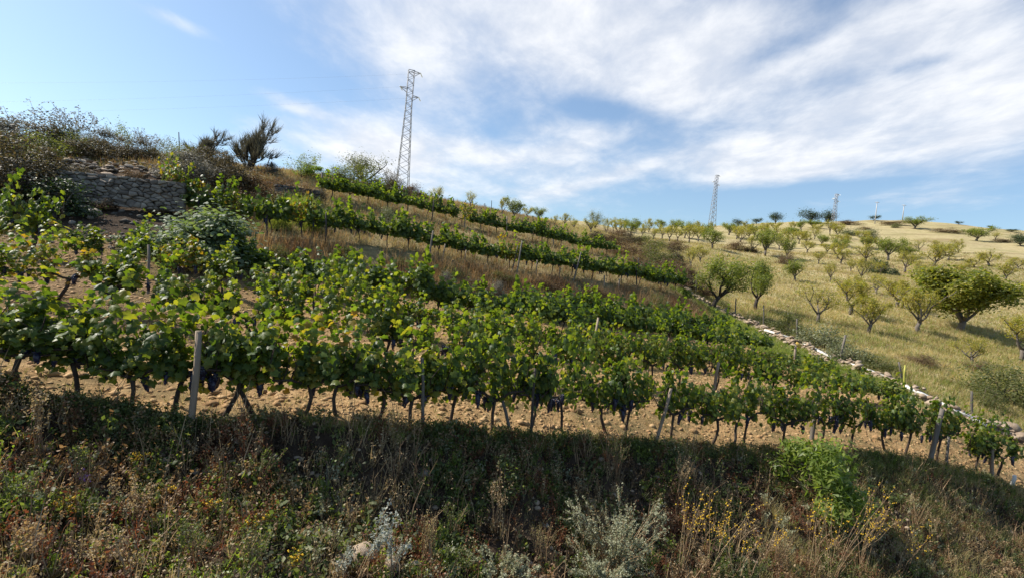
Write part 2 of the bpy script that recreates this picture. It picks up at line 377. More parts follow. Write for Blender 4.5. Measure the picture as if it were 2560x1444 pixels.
# round the corners between rails a little, away from the stone wall step
g2 = grid.copy(); g2[1:-1] = (grid[:-2] + 2 * grid[1:-1] + grid[2:]) / 4
grid = np.where((UG[None, :, None] < 520) & (rpar[:, None, None] > RIDX['G']) & (rpar[:, None, None] < RIDX['U2']), grid, g2)
dist = np.linalg.norm(grid, axis=-1)
for i in range(NR):
    if rpar[i] < 2 or rpar[i] > len(rails) - 2: continue
    for j in range(NC):
        p = grid[i, j]
        q = Vector((p[0], p[1], 0))
        h = noise.noise(q * .7) * .07 + noise.noise(q * 2.3) * .035 + noise.noise(q * 7.0) * .02
        if dist[i, j] > 45: h += noise.noise(q * .06) * min(1.4, (dist[i, j] - 45) * .02)
        grid[i, j, 2] += h
V = grid.reshape(-1, 3)
idx = np.arange(NR * NC).reshape(NR, NC)
Fq = np.stack([idx[:-1, :-1], idx[:-1, 1:], idx[1:, 1:], idx[1:, :-1]], -1).reshape(-1, 4)
BVH = BVHTree.FromPolygons([tuple(p) for p in V], [tuple(int(x) for x in f) for f in Fq])
def at(u, v):
    for k in range(80):                        # above the skyline: step down to the ridge
        d = PT(u, v + k, 1.0); dv = Vector(d).normalized()
        h = BVH.ray_cast(Vector((0, 0, 0)) + dv * 1.5, dv)
        if h[0] is not None: return np.array(h[0])
    return None
def depth(p): return float(np.dot(p, fwd))
def drop(x, y):
    h = BVH.ray_cast(Vector((x, y, 200)), Vector((0, 0, -1)))
    return h[0].z if h[0] is not None else -5.0
def pix(p):
    d = np.dot(p, fwd); return CX + F * np.dot(p, RT) / d, CY - F * np.dot(p, UP) / d
def onrail(name, u):
    i = RIDX[name]; j = (u - UG[0]) / 10; a = int(max(0, min(NC - 2, math.floor(j)))); t = j - a
    p = rails[i][a] * (1 - t) + rails[i][a + 1] * t
    p = p.copy(); p[2] = drop(p[0], p[1]) - .02
    return p

# boundary wall line in plan
WALLPX = [(1690, 712), (1735, 742), (1790, 772), (1860, 803), (1930, 835), (2000, 866), (2080, 898), (2160, 930), (2240, 962), (2330, 1006), (2420, 1046), (2500, 1078), (2575, 1108)]
wallP = np.array([at(u, v) for u, v in WALLPX])
wl = wallP[np.argsort(wallP[:, 1])]
def field_side(x, y):
    xw = np.interp(y, wl[:, 1], wl[:, 0]); e = wl[0]
    xw = np.where(y < e[1], e[0] + (e[1] - y) * 0.75, xw)
    f = wl[-1]; xw = np.where(y > f[1], f[0] - (y - f[1]) * .35, xw)
    return x - xw
fs = field_side(grid[..., 0], grid[..., 1])
rp2 = np.repeat(rpar[:, None], NC, 1); u2 = np.repeat(UG[None], NR, 0)
def band(a, bb, soft=.25): return np.clip((rp2 - a) / soft + .5, 0, 1) * np.clip((bb - rp2) / soft + .5, 0, 1)
left = np.clip((0.0 - fs) / 1.0 + .5, 0, 1)
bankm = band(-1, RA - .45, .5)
soil = band(RA - .5, RIDX['Ft'] - .1) * left
strip = band(RIDX['Ft'] + .9, RIDX['G'] + .9) * left
upper = band(RIDX['Ft'] - .1, RIDX['r1'] + .6) * left
dark_soil_left = np.clip((520 - u2) / 120, 0, 1) * band(RIDX['D'] - .1, RIDX['r1'] + 2)  # dark brown earth on the left slope, around the dry stone wall
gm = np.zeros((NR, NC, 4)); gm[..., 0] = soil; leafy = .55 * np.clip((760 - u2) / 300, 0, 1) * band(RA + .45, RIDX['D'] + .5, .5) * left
gm[..., 1] = np.maximum(np.maximum(bankm, dark_soil_left), leafy); gm[..., 2] = upper
verge = np.clip((fs + 3.6) / 1.0, 0, 1) * np.clip((.3 - fs) / .6, 0, 1) * band(RIDX['C'] - .6, RIDX['U1'] + .5) * np.clip((u2 - 1480) / 120, 0, 1)
gm[..., 3] = verge

m, b = newmat('ground')
vc = b.new('ShaderNodeVertexColor'); vc.layer_name = 'zone'
sc_ = b.new('ShaderNodeSeparateColor'); b.l.new(vc.outputs[0], sc_.inputs[0])
geo = b.new('ShaderNodeNewGeometry'); pos = geo.outputs['Position']
nA = b.noise(pos, .09, 5, .55); nB = b.noise(pos, .8, 6, .6); nC = b.noise(pos, 6.0, 6, .65); nD = b.noise(pos, 30, 4, .6)
mpz = b.new('ShaderNodeMapping'); b.l.new(pos, mpz.inputs[0]); mpz.inputs['Scale'].default_value = (.25, 1.0, .6); mpz.inputs['Rotation'].default_value = (0, 0, .25)
nS = b.noise(mpz.outputs[0], .22, 5, .6)
gold = b.ramp(nB, [(.25, (.28, .235, .12)), (.5, (.38, .315, .17)), (.75, (.47, .395, .225))])
gold = b.mix(b.math('MULTIPLY', b.smooth(nS, .49, .64), .6), gold, (.21, .205, .075, 1))
mpc = b.new('ShaderNodeMapping'); b.l.new(pos, mpc.inputs[0]); mpc.inputs['Scale'].default_value = (.012, .10, .10); mpc.inputs['Rotation'].default_value = (0, 0, -.12)
gold = b.mix(b.math('MULTIPLY', b.smooth(b.noise(mpc.outputs[0], 1.6, 6, .62), .53, .60), .55), gold, (.20, .155, .075, 1))
gold = b.mix(b.math('MULTIPLY', b.smooth(nA, .55, .7), .6), gold, (.25, .17, .10, 1))
gold = b.mix(b.math('MULTIPLY', b.smooth(nC, .35, .7), .3), gold, (.24, .18, .08, 1))
soilc = b.ramp(nC, [(.25, (.19, .11, .05)), (.5, (.34, .215, .10)), (.78, (.45, .315, .165))])
soilc = b.mix(b.math('MULTIPLY', b.smooth(nB, .46, .62), .7), soilc, (.15, .115, .055, 1))
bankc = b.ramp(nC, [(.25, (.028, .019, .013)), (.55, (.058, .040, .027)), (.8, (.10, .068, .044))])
upc = b.ramp(nB, [(.25, (.14, .12, .055)), (.5, (.24, .19, .09)), (.75, (.33, .245, .13))])
upc = b.mix(b.math('MULTIPLY', b.smooth(nC, .4, .7), .5), upc, (.12, .08, .045, 1))
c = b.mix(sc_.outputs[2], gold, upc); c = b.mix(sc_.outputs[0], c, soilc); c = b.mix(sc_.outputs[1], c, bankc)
c = b.mix(vc.outputs[1], c, b.ramp(nC, [(.3, (.10, .10, .035)), (.55, (.15, .17, .05)), (.8, (.22, .21, .075))]))
p = b.new('ShaderNodeBsdfPrincipled'); b.l.new(c, p.inputs['Base Color']); p.inputs['Roughness'].default_value = .95
p.inputs['Specular IOR Level'].default_value = .1
bp = b.new('ShaderNodeBump'); bp.inputs['Strength'].default_value = .9; bp.inputs['Distance'].default_value = .06
b.l.new(b.math('ADD', nC, b.math('MULTIPLY', nD, .5)), bp.inputs['Height']); b.l.new(bp.outputs[0], p.inputs['Normal']); out(b, p.outputs[0])
M['ground'] = m
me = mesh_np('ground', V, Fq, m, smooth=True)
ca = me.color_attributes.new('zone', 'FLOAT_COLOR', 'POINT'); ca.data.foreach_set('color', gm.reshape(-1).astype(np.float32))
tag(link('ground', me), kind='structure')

# area sampling on the terrain
P00, P10, P01, P11 = grid[:-1, :-1], grid[:-1, 1:], grid[1:, :-1], grid[1:, 1:]
cellA = .5 * np.linalg.norm(np.cross(P10 - P00, P01 - P00), axis=-1) + .5 * np.linalg.norm(np.cross(P10 - P11, P01 - P11), axis=-1)
cc = (P00 + P10 + P01 + P11) / 4
cr = (rp2[:-1, :-1] + rp2[1:, 1:]) / 2; cu = (u2[:-1, :-1] + u2[1:, 1:]) / 2
cfs = field_side(cc[..., 0], cc[..., 1]); cd = cc @ fwd
def sample(n, wgt):
    w = (cellA * wgt).ravel(); w = w / w.sum()
    k = rng.choice(len(w), n, p=w); a, c_ = np.unravel_index(k, cellA.shape)
    s, t = rng.random((2, n, 1))
    return P00[a, c_] * (1 - s) * (1 - t) + P10[a, c_] * s * (1 - t) + P01[a, c_] * (1 - s) * t + P11[a, c_] * s * t
inview = (cd > 2) & (cu > -250) & (cu < 2800)

# ------------------------------------------------------------------ leaf templates
half = [(0.0, -.10), (.24, -.36), (.50, -.20), (.44, .0), (.62, .24), (.36, .32), (.24, .44), (0, .74)]
outl = half + [(-x, y) for x, y in half[-2:0:-1]]
def vtempl(curl):
    v = [(0, .08, 0.02)] + [(x, y, -.38 * abs(x) * curl - .22 * max(0, y) ** 2 * curl + .05 * math.sin(9 * x + 5 * y)) for x, y in outl]
    n = len(outl)
    return np.array(v), np.array([(0, 1 + i, 1 + (i + 1) % n) for i in range(n)])
VLEAF = [vtempl(.7), vtempl(1.3), vtempl(2.0)]
vs = np.array([(0, -.15, 0), (.5, -.22, -.18), (.56, .22, -.2), (0, .7, -.12), (-.56, .22, -.2), (-.5, -.22, -.18)])
VSIMPLE = (vs, np.array([(0, 1, 2), (0, 2, 3), (0, 3, 4), (0, 4, 5)]))
DIAM = (np.array([(0, -.5, 0), (.28, 0, -.08), (0, .5, -.05), (-.28, 0, -.08)]), np.array([(0, 1, 2), (0, 2, 3)]))
LANCE = (np.array([(0, -.5, 0), (.14, -.05, -.04), (0, .5, -.12), (-.14, -.05, -.04)]), np.array([(0, 1, 2), (0, 2, 3)]))
BLADE = (np.array([(-.5, 0, 0), (.5, 0, 0), (.35, .55, .06), (-.35, .55, .06), (0, 1.0, .28)]), np.array([(0, 1, 2), (0, 2, 3), (3, 2, 4)]))

# ------------------------------------------------------------------ grapevines
def vine_leaves(L=.62, H=1.32, shoots=17, dens=13, seed=0, size=(.060, .112), ncl=None):
    r = np.random.default_rng(seed)
    P, N, T, S = [], [], [], []
    nc_ = ncl or r.integers(3, 5); cx_ = np.linspace(-L, L, nc_) * .85 + r.normal(0, .08, nc_); ch_ = r.uniform(.70, 1.2, nc_)
    for k in range(shoots):
        kc = k % nc_; x0 = cx_[kc] + r.normal(0, .11); y0 = r.normal(0, .05); z0 = .46 + r.uniform(-.05, .1)
        side = r.choice([-1, 1]); hgt = H * ch_[kc]
        ln = (hgt - z0) * r.uniform(.55, 1.22)
        lean = np.array([r.normal(0, .20), side * r.uniform(.02, .36), 1.0]); lean /= np.linalg.norm(lean)
        droop = r.random() < .45
        n = int(dens * r.uniform(.8, 1.2))
        for t in np.linspace(.06, 1, n):
            q = np.array([x0, y0, z0]) + lean * ln * t
            if droop:
                e = max(0, t - .5); q += np.array([r.normal(0, .02), side * e * .55, -e * e * 2.2 * ln])
            az = r.uniform(0, 2 * math.pi); o = np.array([math.cos(az), math.sin(az), r.uniform(-.3, .35)])
            pos_ = q + o * r.uniform(.04, .11)
            sgn = 1 if pos_[1] - y0 * .5 + r.normal(0, .06) > 0 else -1
            nn = np.array([0, .75 * sgn, .65]) + r.normal(0, .42, 3)
            tt = np.array([r.normal(0, .5), .45 * sgn, -1.0 + .4 * r.random()])
            P.append(pos_); N.append(nn); T.append(tt); S.append(r.uniform(*size))
    # a few low leaves near the fork
    for k in range(7):
        P.append([r.uniform(-L, L) * .9, r.normal(0, .12), r.uniform(.32, .52)]); N.append(np.array([0, r.choice([-1, 1]), .6]) + r.normal(0, .3, 3))
        T.append(np.array([0, 0, -1]) + r.normal(0, .3, 3)); S.append(r.uniform(*size))
    P = np.array(P); P[:, 2] = np.where(P[:, 2] < .42, .42 - (.42 - P[:, 2]) * .35, P[:, 2])
    return P, frames(np.array(N), np.array(T)), np.array(S)

def vine_trunk(seed, far=False):
    r = np.random.default_rng(seed + 500); parts = []
    k = r.normal(0, .16, (2, 2)); sides = 5 if far else 7
    pts = [(0, 0, -.12), (k[0, 0] * .6, k[0, 1] * .4, .10), (k[0, 0] + k[1, 0] * .4, k[0, 1] * .6, .28), (k[0, 0] + k[1, 0], k[0, 1] * .5, .46)]
    rr = np.array([.038, .029, .026, .030]) * r.uniform(.75, 1.25)
    parts.append(tube(pts, rr, sides)); top = np.array(pts[-1])
    for s in (-1, 1):
        a = top; bpt = top + np.array([s * r.uniform(.15, .25), r.normal(0, .04), r.uniform(.02, .14)])
        c_ = bpt + np.array([s * r.uniform(.2, .32), r.normal(0, .04), r.uniform(-.03, .08)])
        parts.append(tube([a, (a + bpt) / 2 + (0, 0, -.02), bpt, c_], [.028, .024, .02, .013], sides))
        for q in range(2 if far else 3):
            s0 = bpt + (c_ - bpt) * r.random(); parts.append(tube([s0, s0 + (r.normal(0, .08), r.normal(0, .08), .22), s0 + (r.normal(0, .13), r.normal(0, .14), .48)], [.010, .008, .005], 4))
    return merge(parts)

ico_v = None
def octa_sphere():
    v = [(1, 0, 0), (-1, 0, 0), (0, 1, 0), (0, -1, 0), (0, 0, 1), (0, 0, -1)]
    f = [(0, 2, 4), (2, 1, 4), (1, 3, 4), (3, 0, 4), (2, 0, 5), (1, 2, 5), (3, 1, 5), (0, 3, 5)]
    v = [np.array(x, float) for x in v]; cache = {}; nf = []
    def mid(a, c_):
        k = (min(a, c_), max(a, c_))
        if k not in cache:
            p_ = v[a] + v[c_]; v.append(p_ / np.linalg.norm(p_)); cache[k] = len(v) - 1
        return cache[k]
    for a, b_, c_ in f:
        ab, bc, ca_ = mid(a, b_), mid(b_, c_), mid(c_, a); nf += [(a, ab, ca_), (ab, b_, bc), (ca_, bc, c_), (ab, bc, ca_)]
    return np.array(v), np.array(nf)
OV, OF = octa_sphere()
OCT = (np.array([(1, 0, 0), (-1, 0, 0), (0, 1, 0), (0, -1, 0), (0, 0, 1), (0, 0, -1)], float),
       np.array([(0, 2, 4), (2, 1, 4), (1, 3, 4), (3, 0, 4), (2, 0, 5), (1, 2, 5), (3, 1, 5), (0, 3, 5)]))
def bunch(seed):
    r = np.random.default_rng(seed); n = 34
    t = r.random(n); rad = .055 * (1 - t * .75) * np.sqrt(r.random(n)) * 1.1; a = r.uniform(0, 6.28, n)
    P = np.stack([rad * np.cos(a), rad * np.sin(a), -t * .17], -1)
    core = (OV * (.036, .036, .085) * (1, 1, 1) + (0, 0, -.075), OF)
    return merge([core, scatter(OV, OF, np.repeat(np.eye(3)[None], n, 0), P * (.8, .8, .95), r.uniform(.0125, .017, n))])
bunch_me = [mesh_np('grape_bunch', *bunch(i), M['grape'], smooth=True) for i in range(3)]

leaf_me = {k: [mesh_np('leaf', v_ * 1.0, f_, M[k]) for v_, f_ in VLEAF] for k in ('vine', 'vine_autumn')}
NVAR = 6
var = []
for i in range(NVAR):
    P_, R_, S_ = vine_leaves(L=.42 + .10 * (i % 3), H=1.30 + .06 * (i % 4), shoots=18 + i % 4, dens=21, seed=40 + i)
    var.append((P_, R_, S_))
trunk_me = [mesh_np('trunk', *vine_trunk(i), M['vine_wood'], smooth=True) for i in range(5)]
trunk_far = [mesh_np('trunk', *vine_trunk(i + 9, True), M['vine_wood']) for i in range(3)]
fol_me = {}
for k, (tmpl, n_) in {'vine': (None, NVAR), 'vine_autumn': (None, NVAR), 'vine_far': (VSIMPLE, NVAR)}.items():
    fol_me[k] = []
    for i in range(n_):
        P_, R_, S_ = var[i]
        t = VLEAF[i % 3] if tmpl is None else tmpl
        if k == 'vine_far': P_, R_, S_ = vine_leaves(L=.80, H=1.26 + .05 * (i % 4), shoots=36, dens=14, seed=140 + i, size=(.09, .15), ncl=6); P_ = P_.copy(); P_[:, 2] = np.where(P_[:, 2] < .6, .6 + (P_[:, 2] - .6) * .5, P_[:, 2])
        fol_me[k].append(mesh_np('foliage', *scatter(t[0], t[1], R_, P_, S_ * 1.08), M[k]))

ROWS = [  # key, words, pixel u range, spacing, single leaves?, materials
    ('A', 'front row above the dark bank', None, None),
    ('B', 'second row behind the front row', (-60, 2235), 1.28),
    ('C', 'third row of the lower terrace', (-60, 2045), 1.28),
    ('D', 'fourth row of the lower terrace', (520, 1885), 1.25),
    ('E', 'short fifth row under the terrace bank', None, 1.25),
    ('U1', 'lower row of the upper terrace', (445, 1600), 1.2),
    ('U2', 'topmost row under the skyline', (826, 1520), 1.25)]
A_U = [-130, 40, 165, 300, 425, 540, 640, 755, 850, 945, 1040, 1140, 1250, 1335, 1420, 1540, 1585, 1700, 1800, 1885, 1985, 2080, 2155, 2245, 2290, 2372, 2470, 2520]
E_PX = [(1335, 795), (1385, 802), (1440, 808), (1500, 815), (1560, 822), (1620, 828), (1675, 833), (1735, 838), (1792, 843)]
n_leaf = 0
def make_vine(pos_, yaw, key, words, i, n, u):
    global n_leaf
    r = random.Random(hash((key == 'x', i * 31 + len(words))) & 0xffff)
    autumn = (key in ('C', 'D') and u < 470 and r.random() < .5) or (key == 'B' and u < 330 and r.random() < .25) or \
             (key == 'U1' and u < 790 and r.random() < .55) or (key == 'U1' and 1230 < u < 1275) or r.random() < .02
    look = 'yellowing' if autumn else ('dark green' if key in ('U1',) and i % 3 == 1 else 'green')
    side = 'left'; k = i
    if i > n // 2: side = 'right'; k = n - 1 - i
    root = empty('grapevine', pos_, yaw + r.uniform(-.12, .12))
    tag(root, f'{look} grapevine, {ordw(k)} from the {side} in the {words}', 'grapevine', 'grapevines in the ' + words)
    sc_z = r.uniform(.90, 1.1); sx = r.choice([-1, 1]) * r.uniform(.95, 1.12)
    sc_z *= {'A': .99 + .10 * min(1, max(0, (u - 700) / 600)), 'B': 1.0, 'C': 1.06, 'D': 1.16, 'E': 1.25}.get(key, 1.0)
    if key == 'U2': sc_z *= 1.08
    if key == 'U1': sc_z *= 1.14 + .14 * (u < 900)
    if key == 'C' and 40 < u < 130: sc_z *= 1.75
    if key == 'E': sc_z *= .84
    if key == 'A': sc_z *= .90 + .10 * min(1, max(0, u / 450)) + .17 * min(1, max(0, (u - 1150) / 250)) * (u < 2400)
    if key == 'B': sc_z *= .93 + .12 * min(1, max(0, (u - 250) / 500)) + .14 * min(1, max(0, (u - 900) / 400))
    if key == 'C': sc_z *= .84 + .16 * min(1, max(0, (u - 300) / 300))
    if key == 'D' and u < 850: sc_z *= .9
    if key in ('B', 'C', 'D') and u > 1650: sc_z *= 1 - .30 * min(1, (u - 1650) / {'B': 560, 'C': 360, 'D': 200}[key])
    if r.random() < .12: sc_z *= 1.1
    v_ = r.randrange(NVAR); mk = 'vine_autumn' if autumn else 'vine'
    near_ = key in ('A', 'B')
    link('trunk', (trunk_me if key in ('A', 'B', 'C') else trunk_far)[r.randrange(3)], root)
    root.scale = (sx, abs(sx), sc_z)
    if near_:
        P_, R_, S_ = var[v_]; lm = leaf_me[mk]
        order = list(range(len(P_))); r.shuffle(order)
        keep = order[:280] if key == 'A' else order[:130]
        for q in keep:
            o = bpy.data.objects.new('leaf', lm[q % 3]); COL.objects.link(o); o.parent = root
            s = float(S_[q]) * 1.08
            o.matrix_basis = Matrix.Translation(P_[q]) @ Matrix(R_[q].tolist()).to_4x4() @ Matrix.Scale(s, 4)
            n_leaf += 1
        rest = np.array(order[len(keep):])
        if len(rest):
            t = VLEAF[1]
            o = link('foliage', mesh_np('foliage', *scatter(t[0], t[1], R_[rest], P_[rest], S_[rest] * 1.08), M[mk]), root); o['kind'] = 'stuff'
    else:
        o = link('foliage', fol_me[mk if (autumn or key == 'C') else 'vine_far'][v_], root); o['kind'] = 'stuff'
    nb = {'A': 4, 'B': 5, 'C': 5, 'D': 4, 'E': 4, 'U1': 3, 'U2': 0}[key]
    for q in range(nb):
        o = link('grape_bunch', bunch_me[q % 3], root)
        o.location = (r.uniform(-.5, .5), r.uniform(-.16, .16), r.uniform(.46, .64)); o.rotation_euler = (r.uniform(-.2, .2), r.uniform(-.2, .2), r.uniform(0, 6))
        s = r.uniform(.9, 1.35); o.scale = (s, s, s)
    return root

for key, words, rangeu, spc in ROWS:
    if key == 'A':
        pts = [onrail('A', u) + np.array((-.12, .28, 0)) for u in A_U]
        for p_ in pts: p_[2] = drop(p_[0], p_[1]) - .02
    elif key == 'E': pts = [at(u, v) for u, v in E_PX]
    else:
        us = np.arange(rangeu[0], rangeu[1] + 1, 4.0); line = np.array([onrail(key, u) for u in us])
        s = np.concatenate([[0], np.cumsum(np.linalg.norm(np.diff(line, axis=0), axis=1))]); n = int(s[-1] / spc) + 1
        pts = []
        for q in np.linspace(0, s[-1], n):
            q += rng.normal(0, .1); pts.append(np.array([np.interp(q, s, line[:, k]) for k in range(3)]))
        for p_ in pts: p_[2] = drop(p_[0], p_[1]) - .02
    if key == 'U1': pts += [at(1648, 726), at(1690, 732)]
    for i, p_ in enumerate(pts):
        a = pts[max(0, i - 1)]; c_ = pts[min(len(pts) - 1, i + 1)]; t = c_ - a
        make_vine(p_, math.atan2(t[1], t[0]), key, words, i, len(pts), pix(p_)[0])
print('vine leaves', n_leaf)

# ------------------------------------------------------------------ posts
def post(base, top, wpx, mat, label, cat='post', group=None, name='vineyard_post', sides=7):
    ub, vb = base; p0 = at(ub, vb); d = depth(p0); p1 = PT(top[0], top[1], d)
    w = max(.016, wpx / F * d / 2 * .82); ax = p1 - p0; r = random.Random(int(ub * 7 + vb))
    pts = [p0 - unit(ax) * .2] + [p0 + ax * t + np.array([r.uniform(-.012, .012), r.uniform(-.012, .012), 0]) for t in (0, .33, .66)] + [p1]
    pts = np.array(pts) - p0
    o = link(name, mesh_np(name, *tube(pts, [w, w, w * .97, w * .94, w * .88], sides), M[mat]), loc=p0)
    return tag(o, label, cat, group)
FR = [((478, 1080), (497, 826), 21, 'post', 'thick pale split post left of centre in the front row'),
      ((1056, 1076), (1055, 893), 11, 'post_grey', 'straight grey post in the middle of the front row'),
      ((1276, 1088), (1256, 1000), 11, 'post_grey', 'short grey post leaning left against a vine trunk in the front row'),
      ((1325, 1096), (1338, 920), 9, 'post_dark', 'dark based post behind leaves in the front row'),
      ((1638, 1115), (1678, 970), 11, 'post', 'pale post leaning right near the centre right of the front row'),
      ((1836, 1113), (1842, 1055), 8, 'post_dark', 'short dark stake with a pale tip under the front row'),
      ((2028, 1098), (2048, 980), 13, 'post_grey', 'light grey post behind the green shrub in the front row'),
      ((2322, 1157), (2356, 1020), 14, 'post_grey', 'widest pale post near the right end of the front row'),
      ((2366, 1168), (2372, 1090), 8, 'post_grey', 'thin grey stake beside the widest pale post'),
      ((2481, 1196), (2479, 1110), 11, 'post', 'pale post under the last vine of the front row'),
      ((2531, 1214), (2536, 1186), 11, 'white_board', 'short whitish stump at the right end of the front row')]
for p0, p1, w, mt, lb in FR: post(p0, p1, w, mt, lb, group='posts of the front vine row')
MID = [((371, 735), (372, 612), 8, 'post_grey'), ((617, 668), (615, 600), 9, 'post_grey'), ((785, 752), (790, 698), 6, 'post'), ((885, 730), (886, 668), 5, 'post_grey'),
       ((1152, 905), (1173, 809), 17, 'post_grey'), ((1208, 785), (1215, 722), 5, 'post'), ((1340, 810), (1378, 738), 7, 'post_grey'), ((1473, 926), (1496, 793), 8, 'post'),
       ((1516, 930), (1520, 885), 6, 'post'), ((1673, 852), (1679, 805), 7, 'post'), ((1754, 892), (1760, 845), 8, 'post'), ((1783, 980), (1797, 905), 10, 'post'),
       ((1985, 938), (1989, 862), 8, 'post'), ((2046, 946), (2047, 890), 5, 'post_dark'), ((960, 800), (962, 745), 6, 'post'), ((1620, 940), (1622, 880), 6, 'post')]
for i, (p0, p1, w, mt) in enumerate(MID):
    post(p0, p1, w, mt, f'{ {"post":"pale","post_grey":"grey","post_dark":"dark"}[mt]} wooden post, {ordw(i)} from the left among the rows behind the front row', group='posts among the lower vine rows')
UPP = [((666, 590), (668, 503), 6, 'post_dark'), ((814, 612), (815, 532), 5, 'post_dark'), ((1071, 652), (1083, 577), 6, 'post_grey'), ((1280, 676), (1295, 613), 4, 'post_grey'), ((1292, 684), (1305, 602), 5, 'post_grey'),
       ((1434, 702), (1453, 630), 5, 'post_grey'), ((1510, 714), (1511, 688), 5, 'post'), ((1546, 722), (1549, 696), 6, 'post'), ((1592, 718), (1590, 663), 4, 'post_dark'), ((1596, 690), (1596, 644), 4, 'post_dark'),
       ((1105, 655), (1113, 610), 4, 'post'), ((1160, 662), (1166, 625), 4, 'post'), ((1340, 690), (1343, 650), 4, 'post'), ((1398, 695), (1400, 668), 4, 'post')]
for i, (p0, p1, w, mt) in enumerate(sorted(UPP)):
    post(p0, p1, w, mt, f'thin wooden stake, {ordw(i)} from the left along the lower row of the upper terrace', group='stakes of the upper terrace row')
TOPS = [((805, 492), (805, 432), 6, 'post_grey'), ((1079, 556), (1085, 500), 4, 'post_dark'), ((1162, 570), (1162, 543), 4, 'post'), ((1266, 594), (1267, 541), 4, 'post'), ((1355, 610), (1355, 565), 3, 'post_dark'), ((1383, 620), (1383, 598), 4, 'post')]
for i, (p0, p1, w, mt) in enumerate(TOPS):
    post(p0, p1, w, mt, f'slim vineyard stake, {ordw(i)} from the left in the topmost vine row', group='stakes of the topmost row')
SKYP = [((449, 396), (447, 331), 3), ((664, 424), (677, 386), 3), ((680, 430), (679, 405), 5), ((1051, 494), (1051, 482), 4), ((1134, 510), (1134, 496), 3), ((1212, 522), (1212, 509), 3), ((1228, 526), (1229, 502), 2)]
for i, (p0, p1, w) in enumerate(SKYP):
    post(p0, p1, w, 'post_dark', f'thin dark fence stake, {ordw(i)} from the left along the skyline', name='fence_stake', group='fence stakes on the skyline')
WF = [((1739, 738), (1741, 692), 3, 'post_grey'), ((1838, 790), (1840, 745), 4, 'post_grey'), ((1908, 822), (1909, 762), 4, 'post_grey'), ((1970, 830), (1970, 780), 3, 'post_grey'), ((1993, 852), (1992, 796), 5, 'post_grey'),
      ((2098, 906), (2114, 836), 7, 'post_grey'), ((2256, 955), (2247, 904), 6, 'post_grey'), ((2430, 1042), (2429, 977), 7, 'post_grey')]
for i, (p0, p1, w, mt) in enumerate(WF):
    post(p0, p1, w, mt, f'grey fence stake, {ordw(i)} from the left beside the low boundary stone wall', name='fence_stake', group='fence stakes along the boundary wall')
post((2259, 976), (2263, 912), 6, 'bamboo', 'yellow green cane standing by the boundary wall', name='cane_stake')
pl = post((1987, 893), (1988, 858), 6, 'post_grey', 'pale stake carrying a small yellow plate by the boundary wall', name='sign_stake')
pp = at(1990, 893); q = PT(1996, 862, depth(pp)) - np.array(pl.location)
bxv = np.array([(x, y, z) for x in (-1, 1) for y in (-1, 1) for z in (-1, 1)], float)
bxf = np.array([(0, 1, 3, 2), (4, 6, 7, 5), (0, 4, 5, 1), (2, 3, 7, 6), (0, 2, 6, 4), (1, 5, 7, 3)])
o = link('plate', mesh_np('plate', bxv * (.16, .015, .10), bxf, M['yellow']), pl, q); o.rotation_euler = (.1, .45, .1)
# lying stake and thin lath in the front
def lying(name, a, c_, w, mat, label, cat, lift=.03):
    p0 = at(*a); p1 = at(*c_); p0[2] += lift; p1[2] += lift; mid = (p0 + p1) / 2
    n = 5; pts = [p0 + (p1 - p0) * t for t in np.linspace(0, 1, n)]
    return tag(link(name, mesh_np(name, *tube(np.array(pts) - mid, [w] * n, 6), M[mat]), loc=mid), label, cat)
lying('fallen_stake', (1014, 1108), (1046, 1068), .028, 'post', 'short broken pale stake lying at the edge of the bank', 'stake', .06)

# ------------------------------------------------------------------ stones
def rock(seed, flat=.75):
    r = np.random.default_rng(seed); v = OV * (1 + r.normal(0, .10, (len(OV), 1)))
    for k in range(5):
        n = unit(r.normal(size=3)); dd = r.uniform(.55, .8); h = v @ n - dd; v = v - np.where(h > 0, h, 0)[:, None] * n
    return v * (1, r.uniform(.65, .95), flat * r.uniform(.75, 1.1)), OF
rock_me = [mesh_np('stone', *rock(i), M['stone']) for i in range(8)]
rockw_me = [mesh_np('stone', *rock(i + 20), M['stone_warm']) for i in range(8)]

